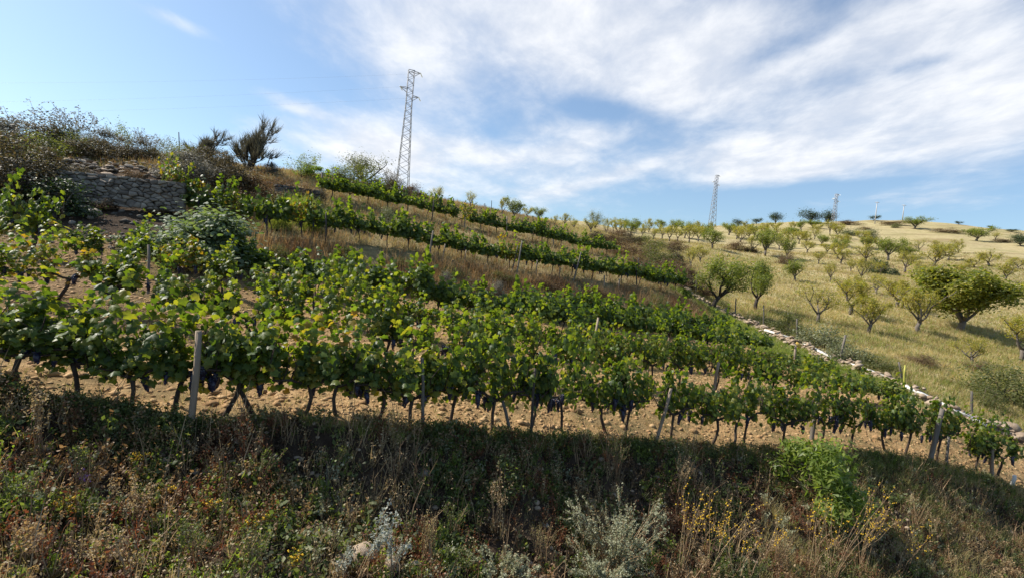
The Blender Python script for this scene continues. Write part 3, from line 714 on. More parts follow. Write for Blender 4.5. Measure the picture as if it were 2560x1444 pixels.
def clip(poly, n, dd):
    outp = []
    for i in range(len(poly)):
        p_, q_ = poly[i], poly[(i + 1) % len(poly)]; a = p_ @ n - dd; c_ = q_ @ n - dd
        if a <= 0: outp.append(p_)
        if a * c_ < 0: outp.append(p_ + (q_ - p_) * a / (a - c_))
    return outp
def stone_wall(name, quad, sx, sz, label, cat, mat, seed, depth_=.22):
    """quad: 3-D bottom-left, bottom-right, top-right, top-left; stones are cells of an irregular tessellation"""
    r = np.random.default_rng(seed); BL, BR, TR, TL = [np.array(x) for x in quad]
    wdt = np.linalg.norm(BR - BL); h = (np.linalg.norm(TL - BL) + np.linalg.norm(TR - BR)) / 2
    pts = []; nz = max(2, int(h / sz)); 
    for k in range(nz):
        nx = max(2, int(wdt / sx * r.uniform(.85, 1.15)))
        for i in range(nx): pts.append(((i + .5 * (k % 2) + r.uniform(-.42, .42)) / nx * wdt, (k + .5 + r.uniform(-.48, .48)) / nz * h))
    pts = np.array(pts); pts = pts[r.random(len(pts)) > .22]; root = empty(name, (BL + BR) / 2); tag(root, label, cat)
    base = (BL + BR) / 2; ex = unit(BR - BL); nrm = unit(np.cross(ex, np.array([0, 0, 1.0])))
    if nrm @ (-base) < 0: nrm = -nrm
    an = sz / sx
    def to3(x, z): 
        s, t = x / wdt, z / h
        return (BL * (1 - s) + BR * s) * (1 - t) + (TL * (1 - s) + TR * s) * t - base
    for i, c0 in enumerate(pts):
        poly = [np.array(q) for q in ((0, 0), (wdt, 0), (wdt, h), (0, h))]
        near_ = np.argsort(((pts - c0) ** 2 @ np.array([an, 1 / an])))[1:14]
        for k in near_:
            dlt = (pts[k] - c0) * (an, 1 / an)
            poly = clip(poly, dlt, dlt @ ((pts[k] + c0) / 2))
            if len(poly) < 3: break
        if len(poly) < 3: continue
        poly = np.array(poly); cen = poly.mean(0); g = .016
        poly = cen + (poly - cen) * np.maximum(.6, 1 - g / np.maximum(.02, np.linalg.norm(poly - cen, axis=1)))[:, None]
        poly = poly + r.normal(0, .008, poly.shape); n = len(poly); pr = r.uniform(.03, .12)
        inn = cen + (poly - cen) * r.uniform(.84, .93)
        tlt = r.normal(0, .10, 2)
        v_ = [to3(*q) - nrm * depth_ for q in poly] + [to3(*q) + nrm * pr * .75 for q in poly] + [to3(*q) + nrm * (pr + (q - cen) @ tlt + r.normal(0, .014)) for q in inn] + [to3(*cen) + nrm * pr * 1.1]
        f_ = []
        for a in range(n):
            c_ = (a + 1) % n
            for lv in (0, 1):
                f_ += [(lv * n + a, lv * n + c_, lv * n + n + c_), (lv * n + a, lv * n + n + c_, lv * n + n + a)]
            f_.append((2 * n + a, 2 * n + c_, 3 * n))
        link('stone', mesh_np('stone', np.array(v_), np.array(f_), M[mat]), root)
    return root
def P3(u, v, d): return PT(np.float64(u), np.float64(v), np.float64(d))
stone_wall('dry_stone_wall', [P3(140, 500, 19.3), P3(462, 533, 20.4), P3(462, 458, 20.5), P3(140, 424, 19.5)], .205, .118,
           'grey dry stone retaining wall in shade at the upper left', 'stone wall', 'stone', 3)
stone_wall('terrace_wall', [P3(690, 486, 24.2), P3(800, 505, 25.8), P3(800, 478, 26), P3(690, 460, 24.4)], .24, .14,
           'rough dark stone terrace wall half hidden by dry grass above the upper terrace', 'stone wall', 'stone_dark', 5)
def stones_at(root, spots, meshes, seed, smin, smax, fl=1.0):
    r = random.Random(seed)
    for (p_, k) in spots:
        o = link('stone', meshes[r.randrange(len(meshes))], root); s = r.uniform(smin, smax) * k
        o.location = Vector(p_) - root.location; o.rotation_euler = (r.uniform(-.5, .5), r.uniform(-.5, .5), r.uniform(0, 6.28)); o.scale = (s * 1.15, s, s * fl)
heap = empty('rubble_heap', at(300, 425)); tag(heap, 'heap of loose grey stones lying on top of the dry stone wall', 'rubble')
sp = []
for k in range(150):
    u = random.uniform(165, 470); t = random.random(); v = np.interp(u, [165, 300, 470], [428, 444, 462]) - t * np.interp(u, [165, 230, 420, 470], [20, 42, 30, 8])
    p_ = at(u, v)
    if p_ is not None: sp.append((p_ + (0, 0, .04 + .16 * random.random()), 1.8 if random.random() < .2 else 1))
stones_at(heap, sp, rock_me[:4] + rockw_me[:3], 5, .08, .17, .5)
r_ = random.Random(3)
for k, (u, v, s) in enumerate([(215, 528, .3), (238, 536, .26), (228, 548, .14), (160, 530, .17), (120, 541, .2), (265, 522, .16), (60, 540, .2), (305, 530, .12), (350, 545, .14), (180, 560, .15), (240, 520, .22)]):
    p_ = at(u, v); o = link('fallen_stone', rock_me[k % 8], loc=p_ + (0, 0, s * .25)); o.scale = (s * 1.2, s, s); o.rotation_euler = (r_.uniform(-.4, .4), r_.uniform(-.4, .4), r_.uniform(0, 6))
    tag(o, ['largest grey fallen stone in the cluster below the dry stone wall', 'broad grey stone touching the largest fallen stone', 'small stone in front of the two largest fallen stones', 'grey stone left of the fallen stone cluster', 'grey stone second from the left picture edge on the dark soil',
            'grey stone right of the fallen cluster at the wall foot', 'leftmost grey stone on the dark soil near the picture edge', 'low grey stone on dark soil halfway to the fig bush', 'rightmost fallen stone on the dark soil left of the fig bush', 'lowest fallen stone just above the vine tops', 'grey stone topmost in the fallen cluster, against the wall foot'][k], 'stone', 'fallen stones below the dry stone wall')
# boundary wall
bw = empty('low_stone_wall', wallP[6]); tag(bw, 'low pale tumbled boundary wall of loose stones beside the orchard field', 'stone wall')
sp = []
seg = np.concatenate([[0], np.cumsum(np.linalg.norm(np.diff(wallP, axis=0), axis=1))])
for k in range(296):
    s = random.random() * seg[-1]; p_ = np.array([np.interp(s, seg, wallP[:, i]) for i in range(3)])
    p_[0] += random.gauss(0, .22); p_[1] += random.gauss(0, .15); p_[2] = drop(p_[0], p_[1]) + random.choice([.06, .08, .2, .3]) * (1 - min(1, abs(random.gauss(0, .3))))
    sp.append((p_, 1.35 if random.random() < .2 else 1))
stones_at(bw, sp, rockw_me, 8, .08, .20, .7)
nb_ = 1500; sp_ = rng.random(nb_) * seg[-1]; P_ = np.stack([np.interp(sp_, seg, wallP[:, i]) for i in range(3)], -1); off = np.abs(rng.normal(0, 1, nb_)); sg = rng.choice([-1, 1], nb_)
P_[:, 0] += off * sg * .22; P_[:, 1] += rng.normal(0, .1, nb_); P_[:, 2] = [drop(p[0], p[1]) for p in P_]; P_[:, 2] += rng.random(nb_) * .22 * np.clip(1 - off * .6, 0, 1)
a = rng.uniform(0, 6.283, nb_); z = np.zeros(nb_); R_ = np.stack([np.stack([np.cos(a), -np.sin(a), z], -1), np.stack([np.sin(a), np.cos(a), z], -1), np.stack([z, z, z + 1], -1)], 1); S_ = rng.uniform(.05, .11, nb_)
V_, F_ = scatter(OV, OF, R_, P_ - bw.location, np.stack([S_ * 1.4, S_, S_ * .7], -1)); o = link('rubble', mesh_np('rubble', V_ + rng.normal(0, .008, V_.shape), F_, M['stone_warm']), bw); o['kind'] = 'stuff'
for k, (u, v, s, lb) in enumerate([(2518, 1078, .42, 'rounded pinkish boulder, larger of two at the right end of the boundary wall'), (2492, 1066, .27, 'smaller rounded boulder beside the larger one at the wall end'),
                                   (2330, 1015, .24, 'pale block below the white rails in the boundary wall'), (2550, 1100, .3, 'pale boulder at the right picture edge by the wall')]):
    p_ = at(u, v); o = link('boulder', rockw_me[k], loc=p_ + (0, 0, s * .4)); o.scale = (s * 1.3, s, s); o.rotation_euler = (0, 0, k); tag(o, lb, 'boulder')
BOARDS = [((1912, 824), (1984, 846), 'topmost'), ((2011, 860), (2080, 892), 'second from the top'), ((2115, 904), (2223, 944), 'third from the top'), ((2263, 964), (2339, 999), 'fourth from the top'), ((2336, 999), (2432, 1044), 'fifth from the top'), ((2432, 1046), (2470, 1064), 'lowest')]
for a, c_, w_ in BOARDS:
    p0 = at(*a) + (0, 0, .32); p1 = at(*c_) + (0, 0, .32); d0 = depth(p0); p0 = PT(np.float64(a[0]), np.float64(a[1]), np.float64(d0 * .975)); p1 = PT(np.float64(c_[0]), np.float64(c_[1]), np.float64(depth(p1) * .975))
    mid = (p0 + p1) / 2; dirv = unit(p1 - p0); ln = np.linalg.norm(p1 - p0) / 2
    yv = unit(np.cross((0, 0, 1.0), dirv)); zv = np.cross(dirv, yv)
    v_ = (bxv * (ln, .10, .05)) @ np.stack([dirv, yv, zv])
    tag(link('white_beam', mesh_np('white_beam', v_, bxf, M['white_board']), loc=mid), f'long white beam laid along the boundary wall, {w_} of the line', 'beam', 'white beams along the boundary wall')

# foreground rocks
for k, (u, v, s, lb) in enumerate([(905, 1400, .19, 'large upright brownish rock behind the silvery spikes at the bottom'), (1020, 1318, .075, 'small rounded pale stone on the bank above the large rock'),
        (975, 1432, .17, 'brown stone at the bottom edge beside the large rock'), (1035, 1425, .12, 'grey stone to the right of the brown stone at the bottom edge'),
        (1378, 1252, .10, 'small grey rock on the bank below the light green sapling'), (1260, 1235, .08, 'grey rock under the light green sapling'), (1055, 1195, .12, 'grey half buried rock in the middle of the bank'),
        (85, 1368, .13, 'tan stone among dry weeds at the lower left'), (300, 1395, .1, 'tan stone in the lower left weeds, right of its neighbour'), (490, 1186, .06, 'small dark stone on the bank below the thick post')]):
    p_ = at(u, v); o = link('rock', (rock_me if k not in (0, 1, 2, 7, 8) else rockw_me)[k % 8], loc=p_ + (0, 0, s * .35)); o.scale = (s, s, s * (1.5 if k == 0 else 1)); o.rotation_euler = (0, .1, k * 1.7); tag(o, lb, 'rock')

# ------------------------------------------------------------------ trees
def tree_mesh(seed, leaves=1500, leafsize=.04, limbs=4, fork=.22, spread=.5, dense=.11, crown_lo=.35, trunk_r=.035, templ=LANCE, lean=0.0, round_=False, levels=2):
    r = np.random.default_rng(seed); parts = []; tips = []
    tr = [np.array([0, 0, -.05]), np.array([r.normal(0, .012), r.normal(0, .012), fork * .5]), np.array([lean * fork + r.normal(0, .02), r.normal(0, .02), fork])]
    parts.append(tube(tr, [trunk_r * 1.25, trunk_r, trunk_r * .9], 7))
    def grow(p_, d_, ln, rad, lev):
        mid = p_ + d_ * ln * .5 + r.normal(0, .09 * ln, 3); d2 = unit(d_ + np.array([0, 0, .25]) + r.normal(0, .16, 3)); end = mid + d2 * ln * .5
        parts.append(tube([p_, mid, end], [rad, rad * .78, rad * .55], 5 if lev else 6))
        tips.append((mid if lev > 0 else end, .5)); 
        if lev >= levels: tips.append((end, 1.0)); return
        for k in range(3 if lev == 0 else 2 + (r.random() < .5)):
            az = r.uniform(0, 6.283); sd = np.array([math.cos(az), math.sin(az), r.uniform(-.1, .7)])
            grow(end if k < 2 else mid, unit(d2 * .75 + sd * .75), ln * r.uniform(.5, .72), rad * .52, lev + 1)
    a0 = r.uniform(0, 6.28)
    for k in range(limbs):
        az = a0 + k * 6.283 / limbs + r.normal(0, .25); tilt = r.uniform(.55, .95) * (spread / .5)
        grow(tr[-1] if k % 2 == 0 else (tr[1] * .4 + tr[2] * .6), unit(np.array([math.cos(az) * tilt + lean, math.sin(az) * tilt, .95])), r.uniform(.30, .42), trunk_r * .62, 0)
    T = np.array([t for t, w in tips]); w = np.array([w for t, w in tips]) * r.uniform(.0, 1.0, len(tips)) ** 1.4; w = w / w.sum()
    T = np.concatenate([T]); k = r.choice(len(T), leaves, p=w); n = r.normal(0, 1, (leaves, 3)) * (dense, dense, dense * 1.05) * r.uniform(.55, 1.25, (len(T), 1))[k]
    P_ = T[k] + n
    ok = P_[:, 2] > crown_lo; P_ = P_[ok]; n = n[ok]
    N_ = np.array([0, 0, .7]) + unit(n) * .5 + r.normal(0, .5, P_.shape); T_ = r.normal(0, 1, P_.shape) + (0, 0, -.5)
    sz = leafsize * r.uniform(.7, 1.4, len(P_))
    top = P_[:, 2].max(); sp_ = np.percentile(np.abs(P_[:, :2]), 99)
    kz = 1 / top; kx = .5 / sp_
    scl = np.array([kx, kx, kz]); tv, tf = merge(parts)
    cv, cf = scatter(templ[0], templ[1], frames(N_, T_), P_ * scl, sz)
    return tv * scl, tf, cv, cf
TREES = {}
def tv(kind, n, matl, bark, **kw):
    TREES[kind] = []
    for i in range(n):
        a, c_, d_, e = tree_mesh(100 + i * 7 + len(kind), **kw)
        TREES[kind].append((mesh_np('trunk', a, c_, M[bark], smooth=True), mesh_np('crown', d_, e, M[matl])))
tv('near', 4, 'almond', 'bark', leaves=3600, leafsize=.046, dense=.052, limbs=4, crown_lo=.33, spread=.42)
tv('near_green', 3, 'almond_green', 'bark_dark', leaves=6000, leafsize=.04, dense=.07, limbs=4, crown_lo=.30, lean=.22, spread=.42)
tv('sparse', 4, 'almond', 'bark', leaves=2200, leafsize=.042, dense=.07, limbs=4, crown_lo=.33, spread=.42)
tv('mid', 5, 'almond', 'bark', leaves=1500, leafsize=.06, dense=.062, limbs=4, crown_lo=.33, spread=.42)
tv('mid_green', 3, 'almond_green', 'bark', leaves=2800, leafsize=.06, dense=.08, limbs=5, crown_lo=.28, spread=.40)
tv('big', 1, 'dense_tree', 'bark', leaves=21000, leafsize=.036, dense=.056, limbs=7, crown_lo=.15, fork=.16, levels=3, templ=DIAM, spread=.40, trunk_r=.03)
tv('oak', 3, 'oak', 'bark_dark', leaves=2600, leafsize=.06, dense=.12, limbs=5, crown_lo=.2, fork=.15)
tv('olive', 3, 'olive', 'bark_dark', leaves=2600, leafsize=.045, dense=.10, limbs=5, crown_lo=.12, fork=.1)
def tree(u, v, h, w, kind, label, name='almond_tree', cat='tree', group=None, d=None, vi=None):
    p_ = at(u, v) if d is None else P3(u, v, d)
    if p_ is None: print('tree miss', u, v); return
    dd = depth(p_); H = h / F * dd; Wd = w / F * dd
    r = random.Random(int(u * 13 + v * 7)); k = r.randrange(len(TREES[kind])) if vi is None else vi
    root = empty(name, p_, r.uniform(-.3, .3) if kind == 'near_green' else r.uniform(0, 6.28)); root.scale = (Wd * 1.06, Wd * 1.06, H)
    link('trunk', TREES[kind][k][0], root); link('crown', TREES[kind][k][1], root)
    return tag(root, label, cat, group)

tree(1784, 771, 152, 160, 'near_green', 'dark trunked almond tree leaning right over the boundary wall', vi=0)
tree(1888, 774, 140, 112, 'near_green', 'dense green almond tree just right of the leaning tree at the wall', vi=1)
tree(2125, 785, 100, 112, 'near', 'yellow green almond tree with a forked vase crown left of the big dense tree')
tree(2043, 806, 104, 96, 'sparse', 'thin half bare almond tree above the grey bush at the wall')
tree(2172, 831, 96, 104, 'near', 'leaning pale trunked almond tree in front of its neighbours')
tree(2298, 832, 128, 116, 'near', 'yellow almond tree with two pale limbs directly left of the big dense tree')
tree(2396, 826, 172, 218, 'big', 'biggest broad dense tree in the orchard at the right', 'fig_tree')
tree(2553, 903, 132, 128, 'near', 'yellowing almond tree cut by the right picture edge')
tree(2428, 908, 84, 84, 'sparse', 'small stunted tree with a dark root clump in front of the big dense tree')
tree(2245, 768, 78, 96, 'near', 'green almond tree behind the gap left of the big dense tree')
tree(2191, 736, 62, 58, 'sparse', 'slender pale trunked almond tree behind the vase crowned tree')
MIDT = [(1986, 703, 64, 62, 'mid_green'), (2075, 705, 58, 46, 'sparse'), (2151, 703, 62, 60, 'sparse'), (2303, 701, 46, 40, 'sparse'), (2263, 681, 64, 68, 'sparse'), (2334, 667, 62, 76, 'mid'),
        (2220, 652, 64, 70, 'mid_green'), (2258, 648, 45, 60, 'mid_green'), (2102, 659, 44, 48, 'mid'), (2046, 660, 42, 32, 'mid'), (2126, 681, 42, 34, 'sparse'), (2093, 648, 46, 44, 'mid'), (2165, 656, 50, 62, 'mid'), (2017, 634, 44, 40, 'mid'),
        (2370, 651, 46, 50, 'mid'), (2436, 669, 30, 52, 'mid'), (2472, 665, 46, 60, 'mid'), (2545, 674, 34, 50, 'mid'), (2514, 702, 52, 60, 'mid'), (1913, 640, 70, 64, 'mid_green'), (1780, 622, 62, 56, 'mid_green'), (1727, 670, 56, 34, 'mid'),
        (1750, 656, 44, 48, 'mid'), (1851, 606, 44, 44, 'sparse'), (1966, 650, 60, 44, 'mid_green'), (2300, 690, 50, 50, 'sparse'), (2400, 690, 44, 46, 'mid'), (2350, 640, 40, 46, 'mid'), (2200, 690, 44, 40, 'sparse'), (2140, 720, 40, 36, 'sparse')]
for i, (u, v, h, w, k) in enumerate(sorted(MIDT)):
    lk = {'sparse': 'thin half bare', 'mid': 'yellowish', 'mid_green': 'rounded green'}[k]
    tree(u, v, h, w, k, f'{lk} almond tree, {ordw(i)} from the left among the mid slope orchard trees', group='almond trees on the middle orchard slope')
FART = []
rr = random.Random(11)
for u, v, h in [(1434, 575, 38), (1477, 582, 44), (1515, 588, 44), (1546, 590, 44), (1576, 592, 48), (1604, 594, 38), (1634, 599, 41), (1655, 598, 40), (1673, 603, 44), (1693, 604, 46), (1723, 608, 50), (1712, 596, 46), (1745, 604, 44), (1760, 598, 44), (1742, 590, 40),
                (1590, 580, 38), (1622, 582, 38), (1688, 582, 36), (1560, 578, 34), (1533, 578, 36), (1650, 578, 36), (1776, 590, 38)]:
    FART.append((u, v, h, h * rr.uniform(.75, 1.05), rr.choice(['mid', 'mid', 'mid_green', 'sparse'])))
for row, (u0, u1, v0, v1, n, h) in enumerate([(1800, 2120, 588, 600, 10, 36), (1815, 2100, 578, 584, 8, 30), (1980, 2190, 606, 622, 7, 40), (2030, 2420, 622, 640, 8, 36), (1830, 1990, 598, 604, 6, 38), (1870, 1990, 618, 640, 4, 40)]):
    for k in range(n):
        FART.append((u0 + (u1 - u0) * (k + rr.uniform(.2, .8)) / n, v0 + (v1 - v0) * rr.random(), h * rr.uniform(.85, 1.15), h * rr.uniform(.8, 1.25), rr.choice(['mid', 'mid', 'mid', 'mid_green', 'sparse'])))
for i, (u, v, h, w, k) in enumerate(sorted(FART)):
    lk = {'sparse': 'thin', 'mid': 'yellow green', 'mid_green': 'green'}[k]
    if i < 50: lb = f'small {lk} almond tree, {ordw(i)} from the left in the far orchard band'
    else: lb = f'small {lk} almond tree, {ordw(len(FART) - 1 - i)} from the right in the far orchard band'
    tree(u, v, h, w, k, lb, group='small almond trees in the far orchard')
SKT = [(1091, 508, 52, 46, 'sparse', 'lone slender tree beside the topmost vine row'), (1175, 520, 46, 34, 'sparse', 'nearly bare sapling on the skyline right of the slender tree'), (1255, 540, 50, 28, 'mid', 'narrow tree on the skyline, leftmost of the group of three'),
       (1285, 548, 62, 54, 'mid_green', 'tallest tree of the skyline group of three'), (1316, 547, 38, 32, 'mid', 'short tree right of the skyline group of three'), (1345, 552, 36, 38, 'mid_green', 'bushy tree on the skyline above the topmost row end'),
       (1386, 566, 36, 22, 'sparse', 'thin sapling left of the rounded pair on the ridge'), (1410, 564, 34, 32, 'mid', 'rounded small tree on the ridge, left of the taller grey tree')]
for u, v, h, w, k, lb in SKT: tree(u, v, h, w, k, lb, group='trees on the skyline above the vineyard')
tree(1488, 574, 58, 46, 'olive', 'tall grey green tree rising behind the far orchard edge', 'wild_olive_tree')
tree(912, 448, 92, 122, 'olive', 'grey green wild olive tree on the skyline left of the tall pylon', 'wild_olive_tree', vi=1)
OAKS = [(1846, 562, 22, 30, 'small round dark oak on the skyline right of the second pylon'), (1890, 561, 18, 28, 'low dark oak on the skyline, second right of the second pylon'), (1938, 560, 32, 40, 'round dark oak standing alone on the skyline'),
        (2027, 557, 40, 56, 'large dark oak, left of the pair beside the third pylon'), (2068, 560, 40, 50, 'dark oak, right of the pair beside the third pylon'), (2185, 552, 16, 26, 'small dark oak by the concrete pole'),
        (2397, 556, 10, 18, 'tiny tree on the skyline near the right'), (2552, 616, 42, 50, 'very dark tree cut by the right picture edge near the hilltop'), (2476, 566, 8, 16, 'tiny tree far right on the skyline'), (2528, 580, 9, 26, 'low dark tree near the right picture edge on the skyline')]
for u, v, h, w, lb in OAKS: tree(u, v, h, w, 'oak', lb, 'oak_tree', group='dark oaks on the hill')
tree(2032, 570, 24, 44, 'mid_green', 'green tree in front of the dark oak pair', group='trees on the hilltop')
tree(2288, 573, 33, 60, 'mid_green', 'flat crowned green tree on the bare hilltop slope', group='trees on the hilltop')
tree(2442, 603, 43, 64, 'mid_green', 'green umbrella shaped tree on the dry hilltop at the right', group='trees on the hilltop')
tree(2489, 600, 22, 26, 'sparse', 'small bare tree right of the umbrella shaped tree', group='trees on the hilltop')

# ------------------------------------------------------------------ shrubs
def shrub_mesh(seed, leaves=2500, size=.05, clumps=26, rad=.5, blob=.13, templ=DIAM, up=.5, lo=.02, stems=14, stem_r=.008, flatten=1.0):
    r = np.random.default_rng(seed); d_ = randu(clumps); d_[:, 2] = np.abs(d_[:, 2])
    rr_ = r.uniform(.45, 1.0, clumps)[:, None]
    C = d_ * rr_ * (rad, rad, .86)
    C[:, 2] = np.clip(C[:, 2], .08, None)
    k = r.integers(0, clumps, leaves); n = r.normal(0, 1, (leaves, 3)); P_ = C[k] + n * blob * r.uniform(.6, 1.2, (clumps, 1))[k]
    P_[:, 2] = np.abs(P_[:, 2] - lo) + lo
    N_ = unit(n) * .7 + (0, 0, up) + r.normal(0, .5, n.shape); T_ = r.normal(0, 1, n.shape) + (0, 0, .2)
    cv, cf = scatter(templ[0], templ[1], frames(N_, T_), P_, size * r.uniform(.7, 1.35, leaves))
    parts = []
    for i in range(min(stems, clumps)):
        e = C[i]; b0 = np.array([r.normal(0, .05), r.normal(0, .05), -.04]); parts.append(tube([b0, (b0 + e) / 2 + (0, 0, .06), e], [stem_r * 1.6, stem_r, stem_r * .5], 4))
    sv, sf = merge(parts)
    return sv, sf, cv, cf
SHR = {}
def sv_(kind, n, mat, smat='twig', **kw):
    SHR[kind] = []
    for i in range(n):
        a, c_, d_, e = shrub_mesh(300 + i * 11 + len(kind) * 3, **kw)
        SHR[kind].append((mesh_np('stems', a, c_, M[smat]), mesh_np('foliage', d_, e, M[mat])))
sv_('bramble', 4, 'bramble', leaves=9000, size=.034, clumps=70, blob=.085, stems=40, stem_r=.004)
sv_('bramble_grey', 2, 'bramble_grey', leaves=7500, size=.034, clumps=60, blob=.09, stems=40, stem_r=.004)
sv_('scrub_brown', 4, 'scrub_brown', leaves=4200, size=.04, clumps=28, blob=.13)
sv_('scrub_green', 4, 'scrub_green', leaves=4200, size=.04, clumps=28, blob=.13)
sv_('green', 2, 'bush_green', leaves=3600, size=.085, clumps=24, blob=.10, templ=LANCE)
sv_('fig', 1, 'fig', leaves=9500, size=.046, clumps=50, blob=.11, templ=VSIMPLE, up=.9)
sv_('grey', 2, 'olive', leaves=3200, size=.05, clumps=26, blob=.13)
sv_('sapling', 2, 'weed_green', leaves=700, size=.075, clumps=22, blob=.09, templ=DIAM, rad=.5)
sv_('oakbush', 2, 'oak', leaves=3200, size=.055, clumps=28, blob=.13)

def strands_mesh(seed, n=500, ln=(.5, 1.0), spread=.55, wid=.006, bases=10, curve=.2, base_r=.1):
    """upright fan of thin stems, unit height"""
    r = np.random.default_rng(seed); Vs, Fs, off = [], [], 0
    az = r.uniform(0, 6.283, n); tl = np.abs(r.normal(0, 1, n)) * spread; L_ = r.uniform(*ln, n)
    b0 = r.normal(0, base_r, (n, 3)); b0[:, 2] = 0
    d_ = unit(np.stack([np.cos(az) * tl, np.sin(az) * tl, np.ones(n)], -1)); m_ = b0 + d_ * L_[:, None] * .5
    e = m_ + unit(d_ + r.normal(0, curve, (n, 3)) + (0, 0, .1)) * L_[:, None] * .5
    sdv = unit(np.cross(d_, randu(n))) * wid
    V_ = np.stack([b0 - sdv, b0 + sdv, m_ + sdv * .8, m_ - sdv * .8, e], 1).reshape(-1, 3)
    k = (np.arange(n) * 5)[:, None, None]; F_ = (np.array([(0, 1, 2), (0, 2, 3), (3, 2, 4)])[None] + k).reshape(-1, 3)
    return V_, F_, m_, e
def broom_mesh(seed, limbs=7, wid=.0032):
    """open, forked shrub whose twig ends carry tufts of thin upright stems"""
    r = np.random.default_rng(seed); parts = []; ends = []
    def grow(p_, d_, ln, rad, lev):
        m_ = p_ + d_ * ln * .5 + r.normal(0, .10 * ln, 3); d2 = unit(d_ + (0, 0, .28) + r.normal(0, .2, 3)); e = m_ + d2 * ln * .5
        parts.append(tube([p_, m_, e], [rad, rad * .8, rad * .6], 4)); ends.append((e, d2)); ends.append((m_, d2))
        if lev >= 2: return
        for k in range(3): grow(e if k else m_, unit(d2 + r.normal(0, .45, 3)), ln * r.uniform(.5, .8), rad * .6, lev + 1)
    for i in range(limbs):
        az = r.uniform(0, 6.28); t = r.uniform(.15, 1.1); grow(np.array([r.normal(0, .03), r.normal(0, .03), -.03]), unit(np.array([math.cos(az) * t, math.sin(az) * t, 1])), r.uniform(.22, .42), .016, 0)
    S_ = []
    for e, d_ in ends:
        n = int(r.integers(8, 22)); a, f_, _, _ = strands_mesh(int(r.integers(1e6)), n, (.10, .24), .35, wid, curve=.2, base_r=.012)
        z = unit(d_ + (0, 0, .5)); x = unit(np.cross((0, 1.0, 0), z)); y = np.cross(z, x)
        S_.append((a @ np.stack([x, y, z]) + e, f_))
    tv_, sv2 = merge(parts), merge(S_); top = np.percentile(sv2[0][:, 2], 99.5); w_ = np.percentile(np.abs(sv2[0][:, :2]), 98); k = np.array([.5 / w_, .5 / w_, 1 / top])
    return (tv_[0] * k, tv_[1]), (sv2[0] * k, sv2[1])
SHR['broom'] = []
for i in range(2):
    (a, c_), (d_, e) = broom_mesh(5 + i, 8 - i); SHR['broom'].append((mesh_np('stems', a, c_, M['bark_dark']), mesh_np('foliage', d_, e, M['broom'])))
SHR['fennel'] = []
for i in range(2):
    a, c_, _, _ = strands_mesh(60 + i, 900, (.45, 1.0), .35, .007, base_r=.16, curve=.25)
    d_, e, _, _ = strands_mesh(70 + i, 40, (.4, .8), .3, .012, base_r=.1); SHR['fennel'].append((mesh_np('stems', d_, e, M['stalk']), mesh_np('foliage', a, c_, M['fennel'])))
def canes_mesh(seed, n=40, leaves=10):
    """arching bare bramble canes with few leaves"""
    r = np.random.default_rng(seed); parts = []; P_ = []
    for i in range(n):
        az = r.uniform(0, 6.28); reach = r.uniform(.25, .65); hh = r.uniform(.55, 1.0); o = np.array([r.normal(0, .15), r.normal(0, .15), 0]); dr = np.array([math.cos(az), math.sin(az), 0])
        pts = [o, o + dr * reach * .3 + (0, 0, hh * .75), o + dr * reach * .7 + (0, 0, hh), o + dr * reach + (0, 0, hh * r.uniform(.6, .95))]
        parts.append(tube(pts, [.0032, .0028, .0022, .0015], 3, False))
        for k in range(leaves): t = r.uniform(.2, 1) * 3; j = min(2, int(t)); P_.append(pts[j] + (np.array(pts[j + 1]) - pts[j]) * (t - j) + r.normal(0, .02, 3))
    P_ = np.array(P_); cv, cf = scatter(DIAM[0], DIAM[1], frames(randu(len(P_)) + (0, 0, .4), randu(len(P_))), P_, r.uniform(.03, .055, len(P_)))
    return merge(parts), (cv, cf)
SHR['canes'] = []
for i in range(3):
    (a, c_), (d_, e) = canes_mesh(80 + i, 60, 16); SHR['canes'].append((mesh_np('stems', a, c_, M['twig']), mesh_np('foliage', d_, e, M['bramble_grey'])))
SHR['young'] = []
a, c_, d_, e = tree_mesh(77, leaves=900, leafsize=.055, dense=.08, limbs=6, fork=.05, crown_lo=.06, trunk_r=.012); SHR['young'].append((mesh_np('stems', a, c_, M['twig']), mesh_np('foliage', d_, e, M['almond_green'])))

def shrub(u, v, h, w, kind, label, name='shrub', cat='shrub', group=None, d=None, vi=None):
    p_ = at(u, v) if d is None else P3(u, v, d)
    if p_ is None: print('shrub miss', u, v); return
    dd = depth(p_); r = random.Random(int(u * 13 + v * 7)); k = r.randrange(len(SHR[kind])) if vi is None else vi
    root = empty(name, p_, r.uniform(0, 6.28)); root.scale = (w / F * dd, w / F * dd, h / F * dd)
    link('stems', SHR[kind][k][0], root); link('foliage', SHR[kind][k][1], root)
    return tag(root, label, cat, group)
